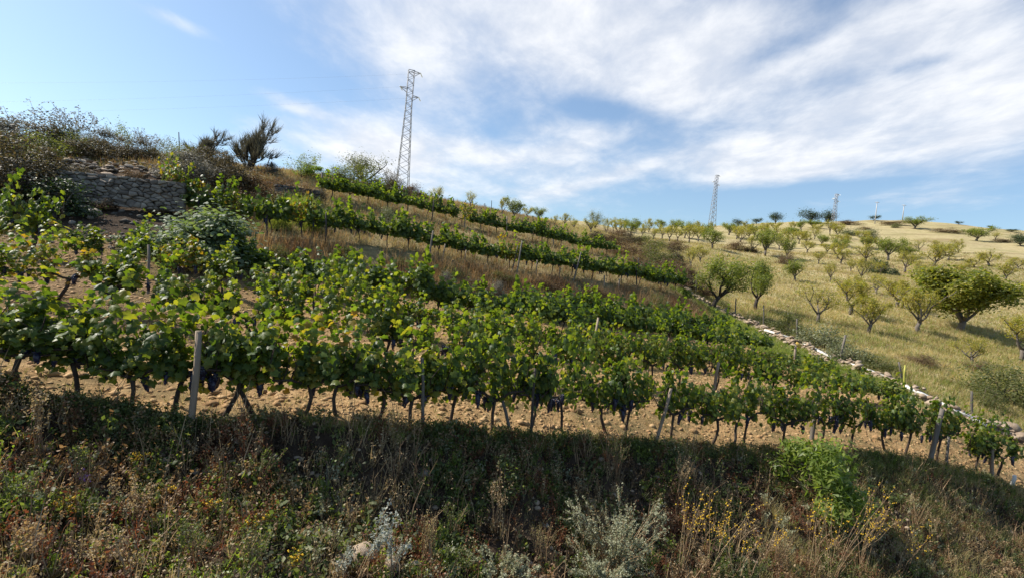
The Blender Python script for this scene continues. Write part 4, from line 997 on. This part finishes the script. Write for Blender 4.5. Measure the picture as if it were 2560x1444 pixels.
# upper-left thicket
TH = [(10, 535, 235, 250, 'bramble', 'darkest brown bramble thicket at the left picture edge'), (100, 480, 135, 190, 'bramble', 'bramble mound at the left end of the dry stone wall'), (-90, 480, 220, 260, 'bramble', 'bramble thicket cut by the left picture edge'),
      (60, 430, 110, 200, 'scrub_green', 'olive topped bramble bank on the left below the skyline canes'), (190, 395, 62, 110, 'scrub_green', 'low olive shrub on the left behind the wall top'), (130, 385, 85, 150, 'bramble', 'dark bramble mass under the skyline canes at the left'), (20, 380, 85, 160, 'bramble_grey', 'greyish bramble mass at the left edge of the skyline'), (255, 388, 72, 130, 'bramble_grey', 'grey bramble between the skyline canes and the leafy sapling'),
      (150, 540, 100, 150, 'oakbush', 'dark green bush in shade below the left end of the dry stone wall'), (40, 372, 95, 170, 'canes', 'arching bare canes on the skyline at the left edge'), (165, 380, 108, 140, 'canes', 'tangle of bare bramble canes on the skyline above the wall'),
      (165, 385, 70, 110, 'oakbush', 'dark bush core under the bramble canes on the skyline'), (240, 400, 60, 140, 'bramble', 'grey brown bramble behind the rubble heap'), (310, 385, 92, 70, 'young', 'leafy light sapling on the skyline above the rubble heap'),
      (345, 402, 70, 120, 'bramble', 'rounded bramble below the leafy skyline sapling'), (370, 385, 62, 90, 'canes', 'low bramble canes right of the leafy skyline sapling'), (420, 400, 50, 90, 'scrub_green', 'low yellowish shrub on the skyline left of the broom'),
      (512, 402, 82, 92, 'broom', 'smaller round dark broom bush on the skyline'), (625, 425, 132, 105, 'broom', 'tall fan shaped broom bush on the skyline'), (470, 420, 60, 110, 'scrub_green', 'low olive shrub in front of the smaller broom'),
      (470, 455, 80, 150, 'bramble_grey', 'grey bramble mound at the right end of the dry stone wall'), (560, 468, 105, 150, 'bramble', 'brown bramble mound below the tall broom'), (520, 432, 70, 150, 'bramble', 'bramble between the grey mound and the broom bushes'), (640, 490, 70, 120, 'scrub_brown', 'dry brown scrub right of the bramble mound'),
      (600, 520, 60, 110, 'scrub_brown', 'dry brown scrub above the yellowing vines'), (705, 520, 50, 110, 'scrub_brown', 'dry brown scrub below the rough terrace wall'), (735, 508, 62, 90, 'scrub_brown', 'brown scrub hiding the left half of the rough terrace wall'), (790, 512, 50, 60, 'bramble', 'dark scrub at the right end of the rough terrace wall'), (700, 470, 40, 70, 'scrub_brown', 'low brown scrub on top of the rough terrace wall'),
      (265, 524, 34, 60, 'scrub_brown', 'dry scrub at the foot of the dry stone wall'), (400, 534, 30, 60, 'bramble', 'dark low scrub at the right foot of the dry stone wall'), (330, 446, 26, 60, 'scrub_brown', 'dry tuft growing over the top of the dry stone wall'), (215, 470, 60, 50, 'bramble', 'bramble hanging over the left part of the dry stone wall'),
      (680, 440, 34, 60, 'bramble_grey', 'low grey bush by the dark skyline stakes'),
      (750, 446, 78, 100, 'young', 'yellow green young tree with upright shoots right of the tall broom'), (775, 446, 40, 70, 'green', 'dark green low growth at the foot of the young tree'), (850, 452, 40, 80, 'scrub_green', 'olive shrub under the left side of the wild olive'),
      (900, 470, 62, 130, 'scrub_green', 'large olive green mound under the wild olive'), (975, 486, 50, 100, 'bramble', 'brown green mound at the foot of the tall pylon'), (1030, 488, 32, 60, 'scrub_brown', 'low brown mound right of the tall pylon'), (975, 465, 55, 50, 'canes', 'wispy shrub between the wild olive and the pylon'),
      (745, 552, 78, 110, 'fennel', 'feathery light green plant above the upper terrace vines'), (700, 575, 50, 70, 'fennel', 'smaller feathery plant among the yellowing vines'), (775, 580, 46, 60, 'fennel', 'feathery tuft right of the large feathery plant'),
      (972, 566, 58, 50, 'grey', 'grey leafed bush between the two upper vine rows'), (860, 560, 42, 110, 'scrub_green', 'low dark green growth on the slope below the topmost row')]
for u, v, h, w, k, lb in TH: shrub(u, v, h, w, k, lb, group='shrubs of the upper left thicket')
shrub(510, 668, 165, 215, 'fig', 'broad fig bush with glossy silvery green leaves among the vines', 'fig_bush')
SCR = [(1490, 602, 30, 60), (1530, 612, 36, 80), (1560, 640, 42, 90), (1600, 640, 48, 90), (1640, 660, 60, 100), (1590, 672, 50, 80), (1680, 665, 52, 80), (1650, 690, 60, 90), (1700, 690, 55, 70), (1620, 620, 36, 80), (1670, 625, 34, 90), (1540, 590, 22, 70),
       (1690, 715, 50, 60), (1722, 700, 34, 50), (1575, 612, 34, 70), (1725, 722, 40, 50), (1610, 695, 40, 60)]
for i, (u, v, h, w) in enumerate(sorted(SCR)):
    k = 'scrub_green' if i in (8, 9) else ('scrub_brown' if i % 4 else 'bramble')
    shrub(u, v, h, w, k, f'{ {"scrub_green":"olive green","scrub_brown":"reddish brown","bramble":"dark brown"}[k]} shrub, {ordw(i)} from the left in the brown thicket beyond the vine rows', group='thicket beyond the upper vine rows')
BK = [(760, 690, 46, 60, 'scrub_green'), (830, 690, 40, 70, 'bramble_grey'), (905, 705, 50, 70, 'scrub_brown'), (985, 720, 44, 80, 'bramble'), (1060, 725, 52, 60, 'scrub_brown'), (1110, 735, 60, 50, 'bramble_grey'), (1190, 745, 60, 70, 'bramble'), (1235, 752, 62, 60, 'bramble_grey'), (1310, 760, 50, 80, 'bramble'),
      (1390, 768, 46, 80, 'scrub_brown'), (1450, 770, 48, 90, 'bramble'), (1530, 790, 44, 90, 'scrub_brown'), (1600, 800, 40, 80, 'scrub_green'), (1640, 770, 40, 70, 'scrub_green'), (1350, 720, 30, 80, 'scrub_brown'), (1480, 735, 30, 80, 'scrub_brown'), (1130, 690, 30, 70, 'scrub_green'), (1000, 665, 26, 70, 'scrub_green'), (870, 640, 26, 70, 'scrub_green'), (1250, 700, 26, 70, 'scrub_green'), (700, 640, 34, 60, 'scrub_green')]
for i, (u, v, h, w, k) in enumerate(sorted(BK)):
    shrub(u, v, h, w, k, f'{ {"scrub_green":"olive","scrub_brown":"russet","bramble":"dark brown","bramble_grey":"grey brown"}[k]} dry bush, {ordw(i)} from the left on the bank under the upper terrace', group='dry bushes on the terrace bank')
FB = [(2055, 868, 80, 110, 'grey', 'grey green bush under the half bare almond tree at the wall'), (2110, 900, 62, 100, 'grey', 'grey bush behind the leaning fence stake'), (1960, 830, 56, 90, 'scrub_green', 'brownish bush behind the wall left of the grey bush'), (2180, 918, 40, 100, 'scrub_green', 'low bush behind the third white beam'),
      (2510, 1000, 105, 180, 'scrub_green', 'wide green brown bush at the right edge above the boulders'), (2465, 1015, 60, 90, 'scrub_green', 'lower bush left of the wide bush at the right edge'), (1841, 626, 28, 62, 'scrub_brown', 'brown bush on the orchard slope left of the round green tree'), (1878, 630, 18, 34, 'bramble', 'small dark bush beside the brown orchard bush'),
      (1962, 662, 40, 40, 'scrub_brown', 'brown bush beside the small green tree on the mid slope'), (2190, 684, 42, 62, 'oakbush', 'dark green bush in the middle of the orchard'), (2232, 690, 20, 32, 'oakbush', 'small dark bush right of the dark orchard bush'), (2123, 588, 25, 48, 'grey', 'grey green round bush, left of two under the hilltop'),
      (2170, 598, 32, 44, 'grey', 'grey green round bush, right of two under the hilltop'), (2368, 582, 14, 66, 'scrub_brown', 'low dark brown bush line on the bare hilltop'), (2120, 562, 12, 60, 'scrub_brown', 'low brown scrub right of the third pylon'), (2245, 562, 10, 70, 'scrub_brown', 'low brown scrub below the distant pole'),
      (2240, 570, 16, 20, 'scrub_green', 'small green bush on the bare hilltop slope'), (2505, 606, 12, 50, 'scrub_brown', 'low brown bush right of the umbrella shaped tree'), (2430, 920, 22, 60, 'scrub_brown', 'dark root growth under the stunted orchard tree'), (1760, 738, 46, 60, 'scrub_brown', 'reddish bush at the foot of the leaning tree'),
      (1805, 770, 26, 40, 'scrub_green', 'low growth right of the leaning trunk'), (2160, 575, 12, 30, 'scrub_brown', 'tiny brown bush by the concrete pole'), (2300, 905, 26, 90, 'scrub_brown', 'low brown weeds in the field below the yellow almond tree')]
for u, v, h, w, k, lb in FB: shrub(u, v, h, w, k, lb, group='bushes in the orchard field')
shrub(2045, 1262, 195, 215, 'green', 'bright leafy green shrub on the bank at the right', 'leafy_shrub')
shrub(1252, 1232, 105, 110, 'sapling', 'light green leafy sapling on the middle of the bank', 'leafy_shrub')
shrub(1715, 745, 28, 30, 'green', 'isolated tiny vine like bush on the green verge near the wall', 'leafy_shrub')

# ------------------------------------------------------------------ pylons, poles, cables
def pylon(base, H, wb, wt, yaw, label, detail=True):
    root = empty('lattice_pylon', base, yaw); tag(root, label, 'pylon', 'lattice pylons')
    wid = lambda z: (wb + (wt - wb) * min(1, z / (H * .72))) / 2
    zs = [-.4, H * .72, H]; th = .085 if detail else .13
    for sx in (-1, 1):
        for sy in (-1, 1):
            link('leg', mesh_np('leg', *tube([(sx * wid(z), sy * wid(z), z) for z in zs], [th * .62] * 3, 4), M['steel']), root)
    z = .6; lev = 0
    while z < H - .3:
        st = max(.62, wid(z) * 1.15); z1 = min(H, z + st); a, c_ = wid(z), wid(z1)
        for f in range(4):
            ca, sa = math.cos(f * math.pi / 2), math.sin(f * math.pi / 2)
            rot = lambda x, y, zz: (x * ca - y * sa, x * sa + y * ca, zz)
            p_, q_ = rot(-a if (lev + f) % 2 else a, a + .02, z), rot(c_ if (lev + f) % 2 else -c_, c_ + .02, z1)
            link('brace', mesh_np('brace', *bar(p_, q_, th * .62), M['steel']), root)
        z = z1; lev += 1
    for z, sx, ln in ((H - .1, 1, 1.0), (H * .865, -1, 1.1), (H * .81, 1, 1.0)):
        w = wid(z); e = np.array([sx * (w + ln), 0, z + .05]); parts = [bar((sx * w, w, z), e, .09), bar((sx * w, -w, z), e, .09), bar((sx * w, 0, z - .7), e, .08)]
        link('crossarm', mesh_np('crossarm', *merge(parts), M['steel']), root)
        for sgn in (1, -1):
            n = 7; pts = [e + np.array([.14 * i * (sgn if False else 1) * (.55 if sgn > 0 else -.2), .14 * i * sgn, -.05 * i]) for i in range(n)]
            rad = [.10 if i % 2 else .05 for i in range(n)]
            link('insulator', mesh_np('insulator', *tube(pts, rad, 6), M['insul']), root)
    link('top_frame', mesh_np('top_frame', *merge([bar((-wt / 2, -wt / 2, H), (wt / 2, -wt / 2, H), .1), bar((-wt / 2, wt / 2, H), (wt / 2, wt / 2, H), .1), bar((-wt / 2, -wt / 2, H), (-wt / 2, wt / 2, H), .1), bar((wt / 2, -wt / 2, H), (wt / 2, wt / 2, H), .1)]), M['steel']), root)
    return root
D1 = 84.0
b1 = P3(1003, 500, D1); b1[2] = min(b1[2], drop(b1[0], b1[1]))
t1 = P3(1029, 182, D1); H1 = t1[2] - b1[2]
pylon(b1, H1, 2.1, .95, .35, 'tall lattice steel pylon on the skyline behind the upper vines')
p_ = at(1781, 563); p_ = P3(1780, 561, 205); pylon(p_, 122 / F * 205, 2.0, .95, .2, 'second lattice pylon, rising from the far orchard edge', False)
p_ = at(2082, 574); pylon(p_, 88 / F * depth(p_), 1.5, .75, .3, 'small distant lattice pylon beside the dark oaks', False)
def pole(u, v, vt, label, arm=True):
    p_ = at(u, v); d = depth(p_); h = (v - vt) / F * d; root = empty('utility_pole', p_); tag(root, label, 'pole', 'distant utility poles')
    link('shaft', mesh_np('shaft', *tube([(0, 0, -.3), (0, 0, h)], [.22, .14], 6), M['concrete']), root)
    link('crossarm', mesh_np('crossarm', *bar((-1.0, 0, h - .3), (1.0, 0, h - .3), .16), M['concrete']), root)
pole(2187, 560, 505, 'pale concrete pole on the hilltop right of the third pylon'); pole(2256, 551, 512, 'thin distant pole on the skyline, furthest right')
for k, (z, sx, ln, v0) in enumerate(((H1 - .1, 1, 1.0, 165), (H1 * .865, -1, 1.1, 232), (H1 * .81, 1, 1.0, 258))):
    a = b1 + np.array([sx * 1.5 * math.cos(.35), sx * 1.5 * math.sin(.35), z]); e = P3(-1400, v0 + 12, 70)
    pts = [a + (e - a) * t - np.array([0, 0, 4 * t * (1 - t) * 1.6]) for t in np.linspace(0, 1, 16)]; mid = a
    tag(link('power_cable', mesh_np('power_cable', *tube(np.array(pts) - mid, [.0055] * 16, 4, False), M['cable']), loc=mid), f'{("topmost","middle","lowest")[k]} thin power cable running left from the tall pylon', 'cable', 'power cables left of the pylon')

# ------------------------------------------------------------------ ground cover
def tufts(n, wgt, mat, name, label, cat, hgt=(.2, .4), blades=5, spread=.5, wid=.012, lod=0.0, clump=True):
    P_ = sample(n, wgt)
    if clump:
        keep = np.array([noise.noise(Vector((p[0] * .9, p[1] * .9, 3.1))) + noise.noise(Vector((p[0] * .25, p[1] * .25, 9.1))) * .8 > rng.normal(-.15, .3) for p in P_]); P_ = P_[keep]
    n = len(P_); d = P_ @ fwd
    Pb = np.repeat(P_, blades, 0); nb = len(Pb); db = np.repeat(d, blades)
    az = rng.uniform(0, 6.283, nb); tl = np.abs(rng.normal(0, spread, nb)); dirv = unit(np.stack([np.cos(az) * tl, np.sin(az) * tl, np.ones(nb)], -1))
    Pb = Pb + np.stack([np.cos(az), np.sin(az), np.zeros(nb)], -1) * rng.random((nb, 1)) * .05
    hh = rng.uniform(*hgt, nb) * np.repeat(rng.uniform(.6, 1.2, n), blades); ww = wid * (1 + lod * db)
    nrm = np.cross(dirv, randu(nb)); R_ = frames(nrm, dirv)
    S_ = np.stack([ww, hh, hh], -1)
    V_, F_ = scatter(BLADE[0], BLADE[1], R_, Pb - (0, 0, .01), S_)
    print(name, len(F_))
    return tag(link(name, mesh_np(name, V_, F_, M[mat])), label, cat, kind='stuff')
fldw = (cfs > .3) & inview & (cr > RA - 2) & (cr < RIDX['M2'])
near_f = np.clip(26 / np.maximum(cd, 5), 0, 1) ** 1.6
tufts(52000, fldw * near_f, 'grass_gold', 'dry_field_grass', 'golden dry grass covering the orchard field', 'grass', (.18, .42), 4, .55, .012, .025, False)
tufts(24000, fldw * near_f * np.clip((48 - cd) / 20, .15, 1), 'grass_green', 'green_field_grass', 'patches of green grass in the orchard field', 'grass', (.12, .28), 4, .6, .012, .025)
upw = (cfs < .3) & ~((cfs > -3.2) & (cu > 1500) & (cr < RIDX['U1'] + .2)) & inview & (cr > RIDX['Ft'] - .15) & (cr < RIDX['r1'] + .7) & ~((cu < 470) & (cr < RIDX['U2']))
tufts(20000, upw * np.clip(24 / np.maximum(cd, 5), 0, 1), 'grass_brown', 'dry_terrace_grass', 'dry brown grass on the terrace banks', 'grass', (.2, .5), 4, .45, .012, .02)
tufts(30000, upw * np.clip(24 / np.maximum(cd, 5), 0, 1), 'grass_olive', 'olive_terrace_grass', 'olive grey grass on the terrace banks', 'grass', (.15, .4), 4, .55, .012, .02)
bankw = (cfs < -3.2) & inview & (cr > RIDX['Ft'] + .1) & (cr < RIDX['G'] + .1) & (cu > 620)
tufts(5000, bankw * 1.0, 'grass_brown', 'tall_bank_grass', 'tall dry brown grass on the bank under the upper terrace', 'grass', (.35, .75), 4, .35, .012, .02)
vergew = (cfs < .2) & (cfs > -3.5) & inview & (cr > RIDX['C'] - .2) & (cr < RIDX['U1'] + .4) & (cu > 1500)
tufts(14000, vergew * 1.0, 'grass_green', 'green_verge_grass', 'green grass verge between the vines and the boundary wall', 'grass', (.1, .25), 4, .6, .012, .02)
soilw = (cfs < .2) & inview & (cr > RA + .05) & (cr < RIDX['Ft'])
tufts(12000, soilw * 1.0, 'grass_olive', 'sparse_vineyard_grass', 'sparse weeds on the vineyard soil', 'grass', (.06, .2), 4, .8, .008, .03)
# clods on the soil
n = 15000; P_ = sample(n, soilw * np.clip(10 / np.maximum(cd, 4), 0, 1) ** 1.5)
a = rng.uniform(0, 6.283, n); R_ = np.stack([np.stack([np.cos(a), -np.sin(a), 0 * a], -1), np.stack([np.sin(a), np.cos(a), 0 * a], -1), np.stack([0 * a, 0 * a, 1 + 0 * a], -1)], 1)
S_ = rng.gamma(2.2, .014, n) + .012; S_ = np.stack([S_ * rng.uniform(.8, 1.5, n), S_, S_ * rng.uniform(.4, .8, n)], -1)
jit = OCT[0] * 1.0
V_, F_ = scatter(jit, OCT[1], R_, P_, S_); V_ = V_ + rng.normal(0, .004, V_.shape)
tag(link('soil_clods', mesh_np('soil_clods', V_, F_, M['clod'])), 'ochre clods and stones on the vineyard soil', 'soil', kind='stuff')
nn = 900; P_ = sample(nn, inview * (cu < 520) * (cr > RIDX['C'] + .6) * (cr < RIDX['U1'])); a = a[:nn]
V_, F_ = scatter(jit, OCT[1], R_[:nn], P_, S_[:nn] * 1.5); tag(link('dark_clods', mesh_np('dark_clods', V_ + rng.normal(0, .006, V_.shape), F_, M['stone_dark'])), 'small stones on the dark ground below the dry stone wall', 'stones', kind='stuff')

# weeds on the near bank: herb = stem with small leaves
def herb(seed, h=.3, leaves=26, size=.026, templ=DIAM, sw=.003, br=3, spread=.4):
    r = np.random.default_rng(seed); parts = []; P_ = []
    for k in range(br):
        az = r.uniform(0, 6.28); t = r.uniform(.1, 1) * spread; d_ = unit(np.array([math.cos(az) * t, math.sin(az) * t, 1.0])); L_ = h * r.uniform(.65, 1.1)
        m_ = d_ * L_ * .5; e = m_ + unit(d_ + r.normal(0, .25, 3)) * L_ * .5
        sd = unit(np.cross(d_, r.normal(size=3))) * sw; parts.append((np.array([-sd, sd, m_ + sd, m_ - sd, e]), np.array([(0, 1, 2), (0, 2, 3), (3, 2, 4)])))
        for q in range(leaves // br):
            u_ = r.uniform(.2, 1.0); b0 = m_ * u_ * 2 if u_ < .5 else m_ + (e - m_) * (u_ - .5) * 2; P_.append(b0 + r.normal(0, .018, 3))
    P_ = np.array(P_); o_ = r.normal(0, 1, P_.shape); parts.append(scatter(templ[0], templ[1], frames(o_ + (0, 0, .8), r.normal(0, 1, P_.shape)), P_, size * r.uniform(.6, 1.4, len(P_))))
    return merge(parts)
nearbank = (cr > 2.2) & (cr < RA + .02) & (cd > 2.5) & (cu > -160) & (cu < 2750)
def weeds(n, mat, name, label, wgt=1.0, sc=(.7, 1.3), nseed=0.0, thr=-.1, T=6, **kw):
    tm = [herb(900 + i + int(nseed * 10), **kw) for i in range(T)]
    P_ = sample(n, nearbank * wgt * np.clip(7 / np.maximum(cd, 3), 0, 1.2))
    keep = np.array([noise.noise(Vector((p[0] * .8, p[1] * .8, nseed))) + .5 * noise.noise(Vector((p[0] * 2.5, p[1] * 2.5, nseed + 4))) > thr + rng.normal(0, .12) for p in P_]); P_ = P_[keep]; n = len(P_)
    a = rng.uniform(0, 6.283, n); z = np.zeros(n); R_ = np.stack([np.stack([np.cos(a), -np.sin(a), z], -1), np.stack([np.sin(a), np.cos(a), z], -1), np.stack([z, z, z + 1], -1)], 1)
    S_ = rng.uniform(*sc, n); k = rng.integers(0, T, n); parts = []
    for i in range(T):
        s = k == i
        if s.any(): parts.append(scatter(tm[i][0], tm[i][1], R_[s], P_[s], S_[s]))
    V_, F_ = merge(parts); print(name, len(F_))
    return tag(link(name, mesh_np(name, V_, F_, M[mat])), label, 'weeds', kind='stuff')
weeds(5600, 'weed_green', 'green_weeds', 'low green leafy weeds on the dark bank', nseed=1.0, thr=.10, h=.22, leaves=34, size=.038, br=4, spread=.8)
weeds(2600, 'weed_green', 'broad_leaved_weeds', 'broad leaved olive green weeds on the dark bank', nseed=14.0, thr=.15, h=.26, leaves=22, size=.062, br=4, spread=.9)
weeds(2600, 'bush_green', 'bright_weeds', 'bright green leafy seedlings on the dark bank', nseed=11.0, thr=.24, h=.20, leaves=30, size=.036, br=4, spread=.8)
weeds(4600, 'weed_red', 'reddish_weeds', 'reddish brown dry weeds on the dark bank', nseed=2.0, thr=.15, h=.26, leaves=34, size=.028, br=4, spread=.6)
weeds(3600, 'weed_pale', 'pale_weeds', 'pale dry weeds and seed heads on the dark bank', nseed=3.0, thr=.2, h=.34, leaves=28, size=.026, br=4, spread=.5)
weeds(1300, 'stalk', 'tall_dry_stalks', 'tall thin dry stalks scattered over the bank', nseed=17.0, thr=.0, h=.62, leaves=14, size=.020, br=3, spread=.5, sw=.004)
weeds(1700, 'silver', 'silvery_weeds', 'small silvery leaved weeds on the dark bank', nseed=8.0, thr=.22, h=.24, leaves=34, size=.032, br=4, spread=.6)
weeds(5200, 'grass_brown', 'brown_weeds', 'brown dry plants on the dark bank', nseed=4.0, thr=.05, h=.26, leaves=22, size=.036, br=4, spread=.9)
weeds(4800, 'litter', 'dark_litter', 'dark brown litter and dry stems on the bank', nseed=6.0, thr=-.2, h=.10, leaves=26, size=.050, br=4, spread=1.8)
tufts(3000, nearbank * np.clip(7 / np.maximum(cd, 3), 0, 1.2), 'grass_olive', 'bank_grass', 'thin olive grass on the bank', 'grass', (.12, .30), 5, .8, .005, .02)
nb_ = 900; P_ = sample(nb_, nearbank * 1.0); a = rng.uniform(0, 6.283, nb_); z = np.zeros(nb_)
R_ = np.stack([np.stack([np.cos(a), -np.sin(a), z], -1), np.stack([np.sin(a), np.cos(a), z], -1), np.stack([z, z, z + 1], -1)], 1); S_ = np.minimum(rng.gamma(2, .014, nb_) + .012, .06)
V_, F_ = scatter(OV, OF, R_, P_, np.stack([S_ * 1.3, S_, S_ * .7], -1)); tag(link('bank_stones', mesh_np('bank_stones', V_ + rng.normal(0, .004, V_.shape), F_, M['stone_warm'])), 'small stones strewn over the bank', 'stones', kind='stuff')
rightb = nearbank & (cu > 1900)
tufts(7500, rightb * 1.0, 'grass_gold', 'golden_bank_grass', 'golden dry grass on the lower right of the bank', 'grass', (.15, .42), 5, .5, .004, .03)
tufts(3500, nearbank * (cr > RA - 1.2) * 1.0, 'grass_green', 'crest_grass', 'short green grass along the crest of the bank', 'grass', (.08, .22), 6, .7, .005, .02)

cw = (cfs < -.2) & inview & (cr > RA - .9) & (cr < RA - .08)
_nb = nearbank; nearbank = cw
weeds(2600, 'weed_green', 'crest_weeds', 'olive green weeds along the lit crest of the bank', nseed=21.0, thr=.02, h=.20, leaves=32, size=.034, br=4, spread=.8)
weeds(1300, 'grass_olive', 'crest_dry_weeds', 'dry olive weeds along the lit crest of the bank', nseed=23.0, thr=.08, h=.22, leaves=28, size=.03, br=4, spread=.8)
nearbank = _nb
tufts(16000, fldw * near_f, 'grass_brown', 'brown_field_weeds', 'patches of brown dry weeds in the orchard field', 'weeds', (.15, .40), 4, .6, .012, .025)

# ------------------------------------------------------------------ single plants in the foreground
def sprig(u, v, h, w, n, leafm, label, name, leaves=60, size=.03, lean=(0, 0), flowers=None, nfl=0, stalkm='stalk', templ=DIAM, sw=.004, cat='plant', group=None, seed=0, branch=0):
    p_ = at(u, v); d = depth(p_); H = h / F * d; Wd = w / F * d / 2; r = np.random.default_rng(int(u * 3 + v) + seed)
    root = empty(name, p_); tag(root, label, cat, group); parts = []; P_ = []; fl = []
    for k in range(n):
        az = r.uniform(0, 6.28); q = math.sqrt(r.random()) * Wd; e = np.array([math.cos(az) * q + lean[0] * H, math.sin(az) * q * .8 + lean[1] * H, H * r.uniform(.62, 1.0)]); b0 = np.array([r.normal(0, .04), r.normal(0, .04), -.03])
        m_ = (b0 + e) / 2 + np.array([-e[0], -e[1], 0]) * .14 + r.normal(0, .02, 3)
        m2 = b0 * .08 + m_ * .35 + e * .57 + r.normal(0, .015, 3)
        pts = np.array([b0, m_, m2, e]); parts.append(tube(pts, [sw * 1.4, sw * 1.1, sw * .9, sw * .5], 4, False)); segs = [(m_, e)]
        for j in range(branch):
            t = r.uniform(.1, .9); s0 = m_ + (e - m_) * t; e2 = s0 + unit((e - m_) + r.normal(0, .35, 3) * np.linalg.norm(e - m_)) * H * r.uniform(.12, .3); parts.append(tube([s0, e2], [sw * .7, sw * .4], 3, False)); segs.append((s0, e2))
        for j in range(leaves):
            s_, e_ = segs[r.integers(len(segs))]; t = r.random() ** .8; P_.append(s_ + (e_ - s_) * t + r.normal(0, .014, 3))
        for j in range(nfl):
            s_, e_ = segs[r.integers(len(segs))]; fl.append(s_ + (e_ - s_) * r.uniform(.3, 1.0) + r.normal(0, .012, 3))
    link('stems', mesh_np('stems', *merge(parts), M[stalkm]), root)
    if P_:
        P_ = np.array(P_); link('foliage', mesh_np('foliage', *scatter(templ[0], templ[1], frames(r.normal(0, 1, P_.shape) + (0, 0, .6), r.normal(0, 1, P_.shape)), P_, size * r.uniform(.6, 1.4, len(P_))), M[leafm]), root)
    if fl:
        fl = np.array(fl); link('flowers', mesh_np('flowers', *scatter(OCT[0], OCT[1], np.repeat(np.eye(3)[None], len(fl), 0), fl, r.uniform(.008, .016, len(fl))), M[flowers]), root)['kind'] = 'stuff'
    return root
sprig(1535, 1446, 185, 290, 36, 'silver', 'large silvery grey shrub with pale arching stems at the bottom centre right', 'silver_shrub', 150, .030, branch=5, cat='shrub', sw=.005)
sprig(1500, 1470, 110, 260, 40, 'silver', 'lower mound of pale silvery leaves in front of the large silvery shrub', 'silver_shrub', 130, .028, branch=3, cat='shrub')
sprig(1250, 1462, 80, 190, 26, 'silver', 'low silvery shrub at the bottom left of the large silvery shrub', 'silver_shrub', 120, .028, branch=3, cat='shrub')
sprig(1130, 1440, 70, 110, 16, 'weed_green', 'yellowish green herb between the low silvery shrub and the rock', 'herb', 60, .026, branch=2)
sprig(905, 1452, 190, 90, 5, 'silver_white', 'tall white leaved spikes in front of the large grey rock', 'white_leaved_plant', 120, .03, (.28, 0), branch=4)
sprig(975, 1450, 110, 90, 6, 'silver_white', 'shorter white leaved plant right of the tall white spikes', 'white_leaved_plant', 70, .028, (.1, 0), branch=3)
sprig(850, 1455, 80, 60, 5, 'silver_white', 'small white leaved plant left of the tall white spikes', 'white_leaved_plant', 60, .028, branch=3)
ys = [(1700, 1440, 230, 130, 7, .15), (1770, 1440, 200, 180, 9, .35), (1830, 1446, 150, 170, 6, .3), (2020, 1440, 190, 110, 6, .25), (2080, 1446, 230, 190, 10, .45), (2150, 1440, 200, 170, 8, .4), (2240, 1446, 140, 130, 5, .45), (1900, 1420, 120, 120, 5, .3)]
for i, (u, v, h, w, n, ln) in enumerate(ys):
    sprig(u, v, h, w, n, 'weed_pale', f'dry stalks with small yellow flowers, {ordw(i) if i < 7 else "shortest and third"} {"from the left" if i < 7 else "from the left"} at the bottom right', 'yellow_flowered_stalks', 16, .018, (ln * .7, .1), 'yellow_flower', 12, branch=4, group='yellow flowered stalks on the bank', sw=.0032)
DG = [(1945, 1425, 110, 60, 'golden grass clump between the yellow flowered stalks'), (1065, 1420, 150, 50, 'pale dry grass spike clump left of the yellowish herb'), (2290, 1330, 90, 70, 'golden grass clump at the right on the bank'), (1345, 1400, 90, 80, 'reddish dry grass clump left of the large silvery shrub')]
for u, v, h, w, lb in DG: sprig(u, v, h, w, 26, 'grass_gold', lb, 'dry_grass_clump', 16, .014, branch=1, sw=.003, cat='grass clump')
YH = [(400, 1262, 60, 70, 'yellow flowering sprig in the middle of the left bank'), (520, 1300, 60, 40, 'upright yellow flowered herb right of the left bank sprig'), (730, 1440, 70, 36, 'yellow flowered spike near the bottom left of the large rock'), (150, 1300, 60, 60, 'small yellow flowered weed at the far left of the bank'), (345, 1170, 50, 40, 'small yellow flowered sprig below the thick post'), (630, 1340, 60, 60, 'yellow flowered weed right of the upright herb')]
for u, v, h, w, lb in YH: sprig(u, v, h, w, 6, 'weed_green', lb, 'yellow_flowered_herb', 30, .022, (.15, 0), 'yellow_flower', 7, branch=2)
sprig(215, 1235, 70, 40, 5, 'weed_pale', 'purple flowered thistle on the left bank', 'thistle', 14, .02, (0, 0), 'purple_flower', 4, branch=2)
for u, v, h, w, lb, mt in [(85, 1150, 190, 40, 'tall dry pinkish stalk at the left below the vines', 'weed_pale'), (205, 1215, 110, 90, 'pale leaved herb on the left bank', 'weed_green'), (40, 1290, 120, 110, 'bushy green herb at the left picture edge', 'weed_green'), (650, 1215, 100, 110, 'green herb tuft on the left bank below the vines', 'weed_green'),
                       (330, 1320, 140, 120, 'dry twiggy stalks in the lower left', 'weed_pale'), (480, 1420, 130, 120, 'green herb with grey leaves at the bottom left', 'weed_green'), (830, 1190, 80, 100, 'olive herb on the bank left of the centre', 'weed_green'), (1540, 1205, 110, 90, 'grey green upright herb on the bank right of the sapling', 'weed_green'),
                       (1130, 1350, 100, 70, 'yellowish tall herb above the yellowish green herb', 'weed_green'), (1240, 1330, 150, 60, 'tall pale seeded stem in the bottom centre', 'weed_pale'), (1700, 1260, 130, 50, 'tall brown seed stalk right of the silvery shrub', 'weed_pale'), (60, 1420, 130, 160, 'dry brown weeds in the bottom left corner', 'grass_brown'),
                       (240, 1440, 120, 150, 'pinkish brown dry weeds near the bottom left corner', 'weed_pale'), (640, 1430, 110, 110, 'green herb right of the grey leaved herb at the bottom', 'weed_green')]:
    sprig(u, v, h, w, 12, mt, lb, 'weed_plant', 34, .024, branch=2, sw=.003)
print('objects', len(SC.objects))
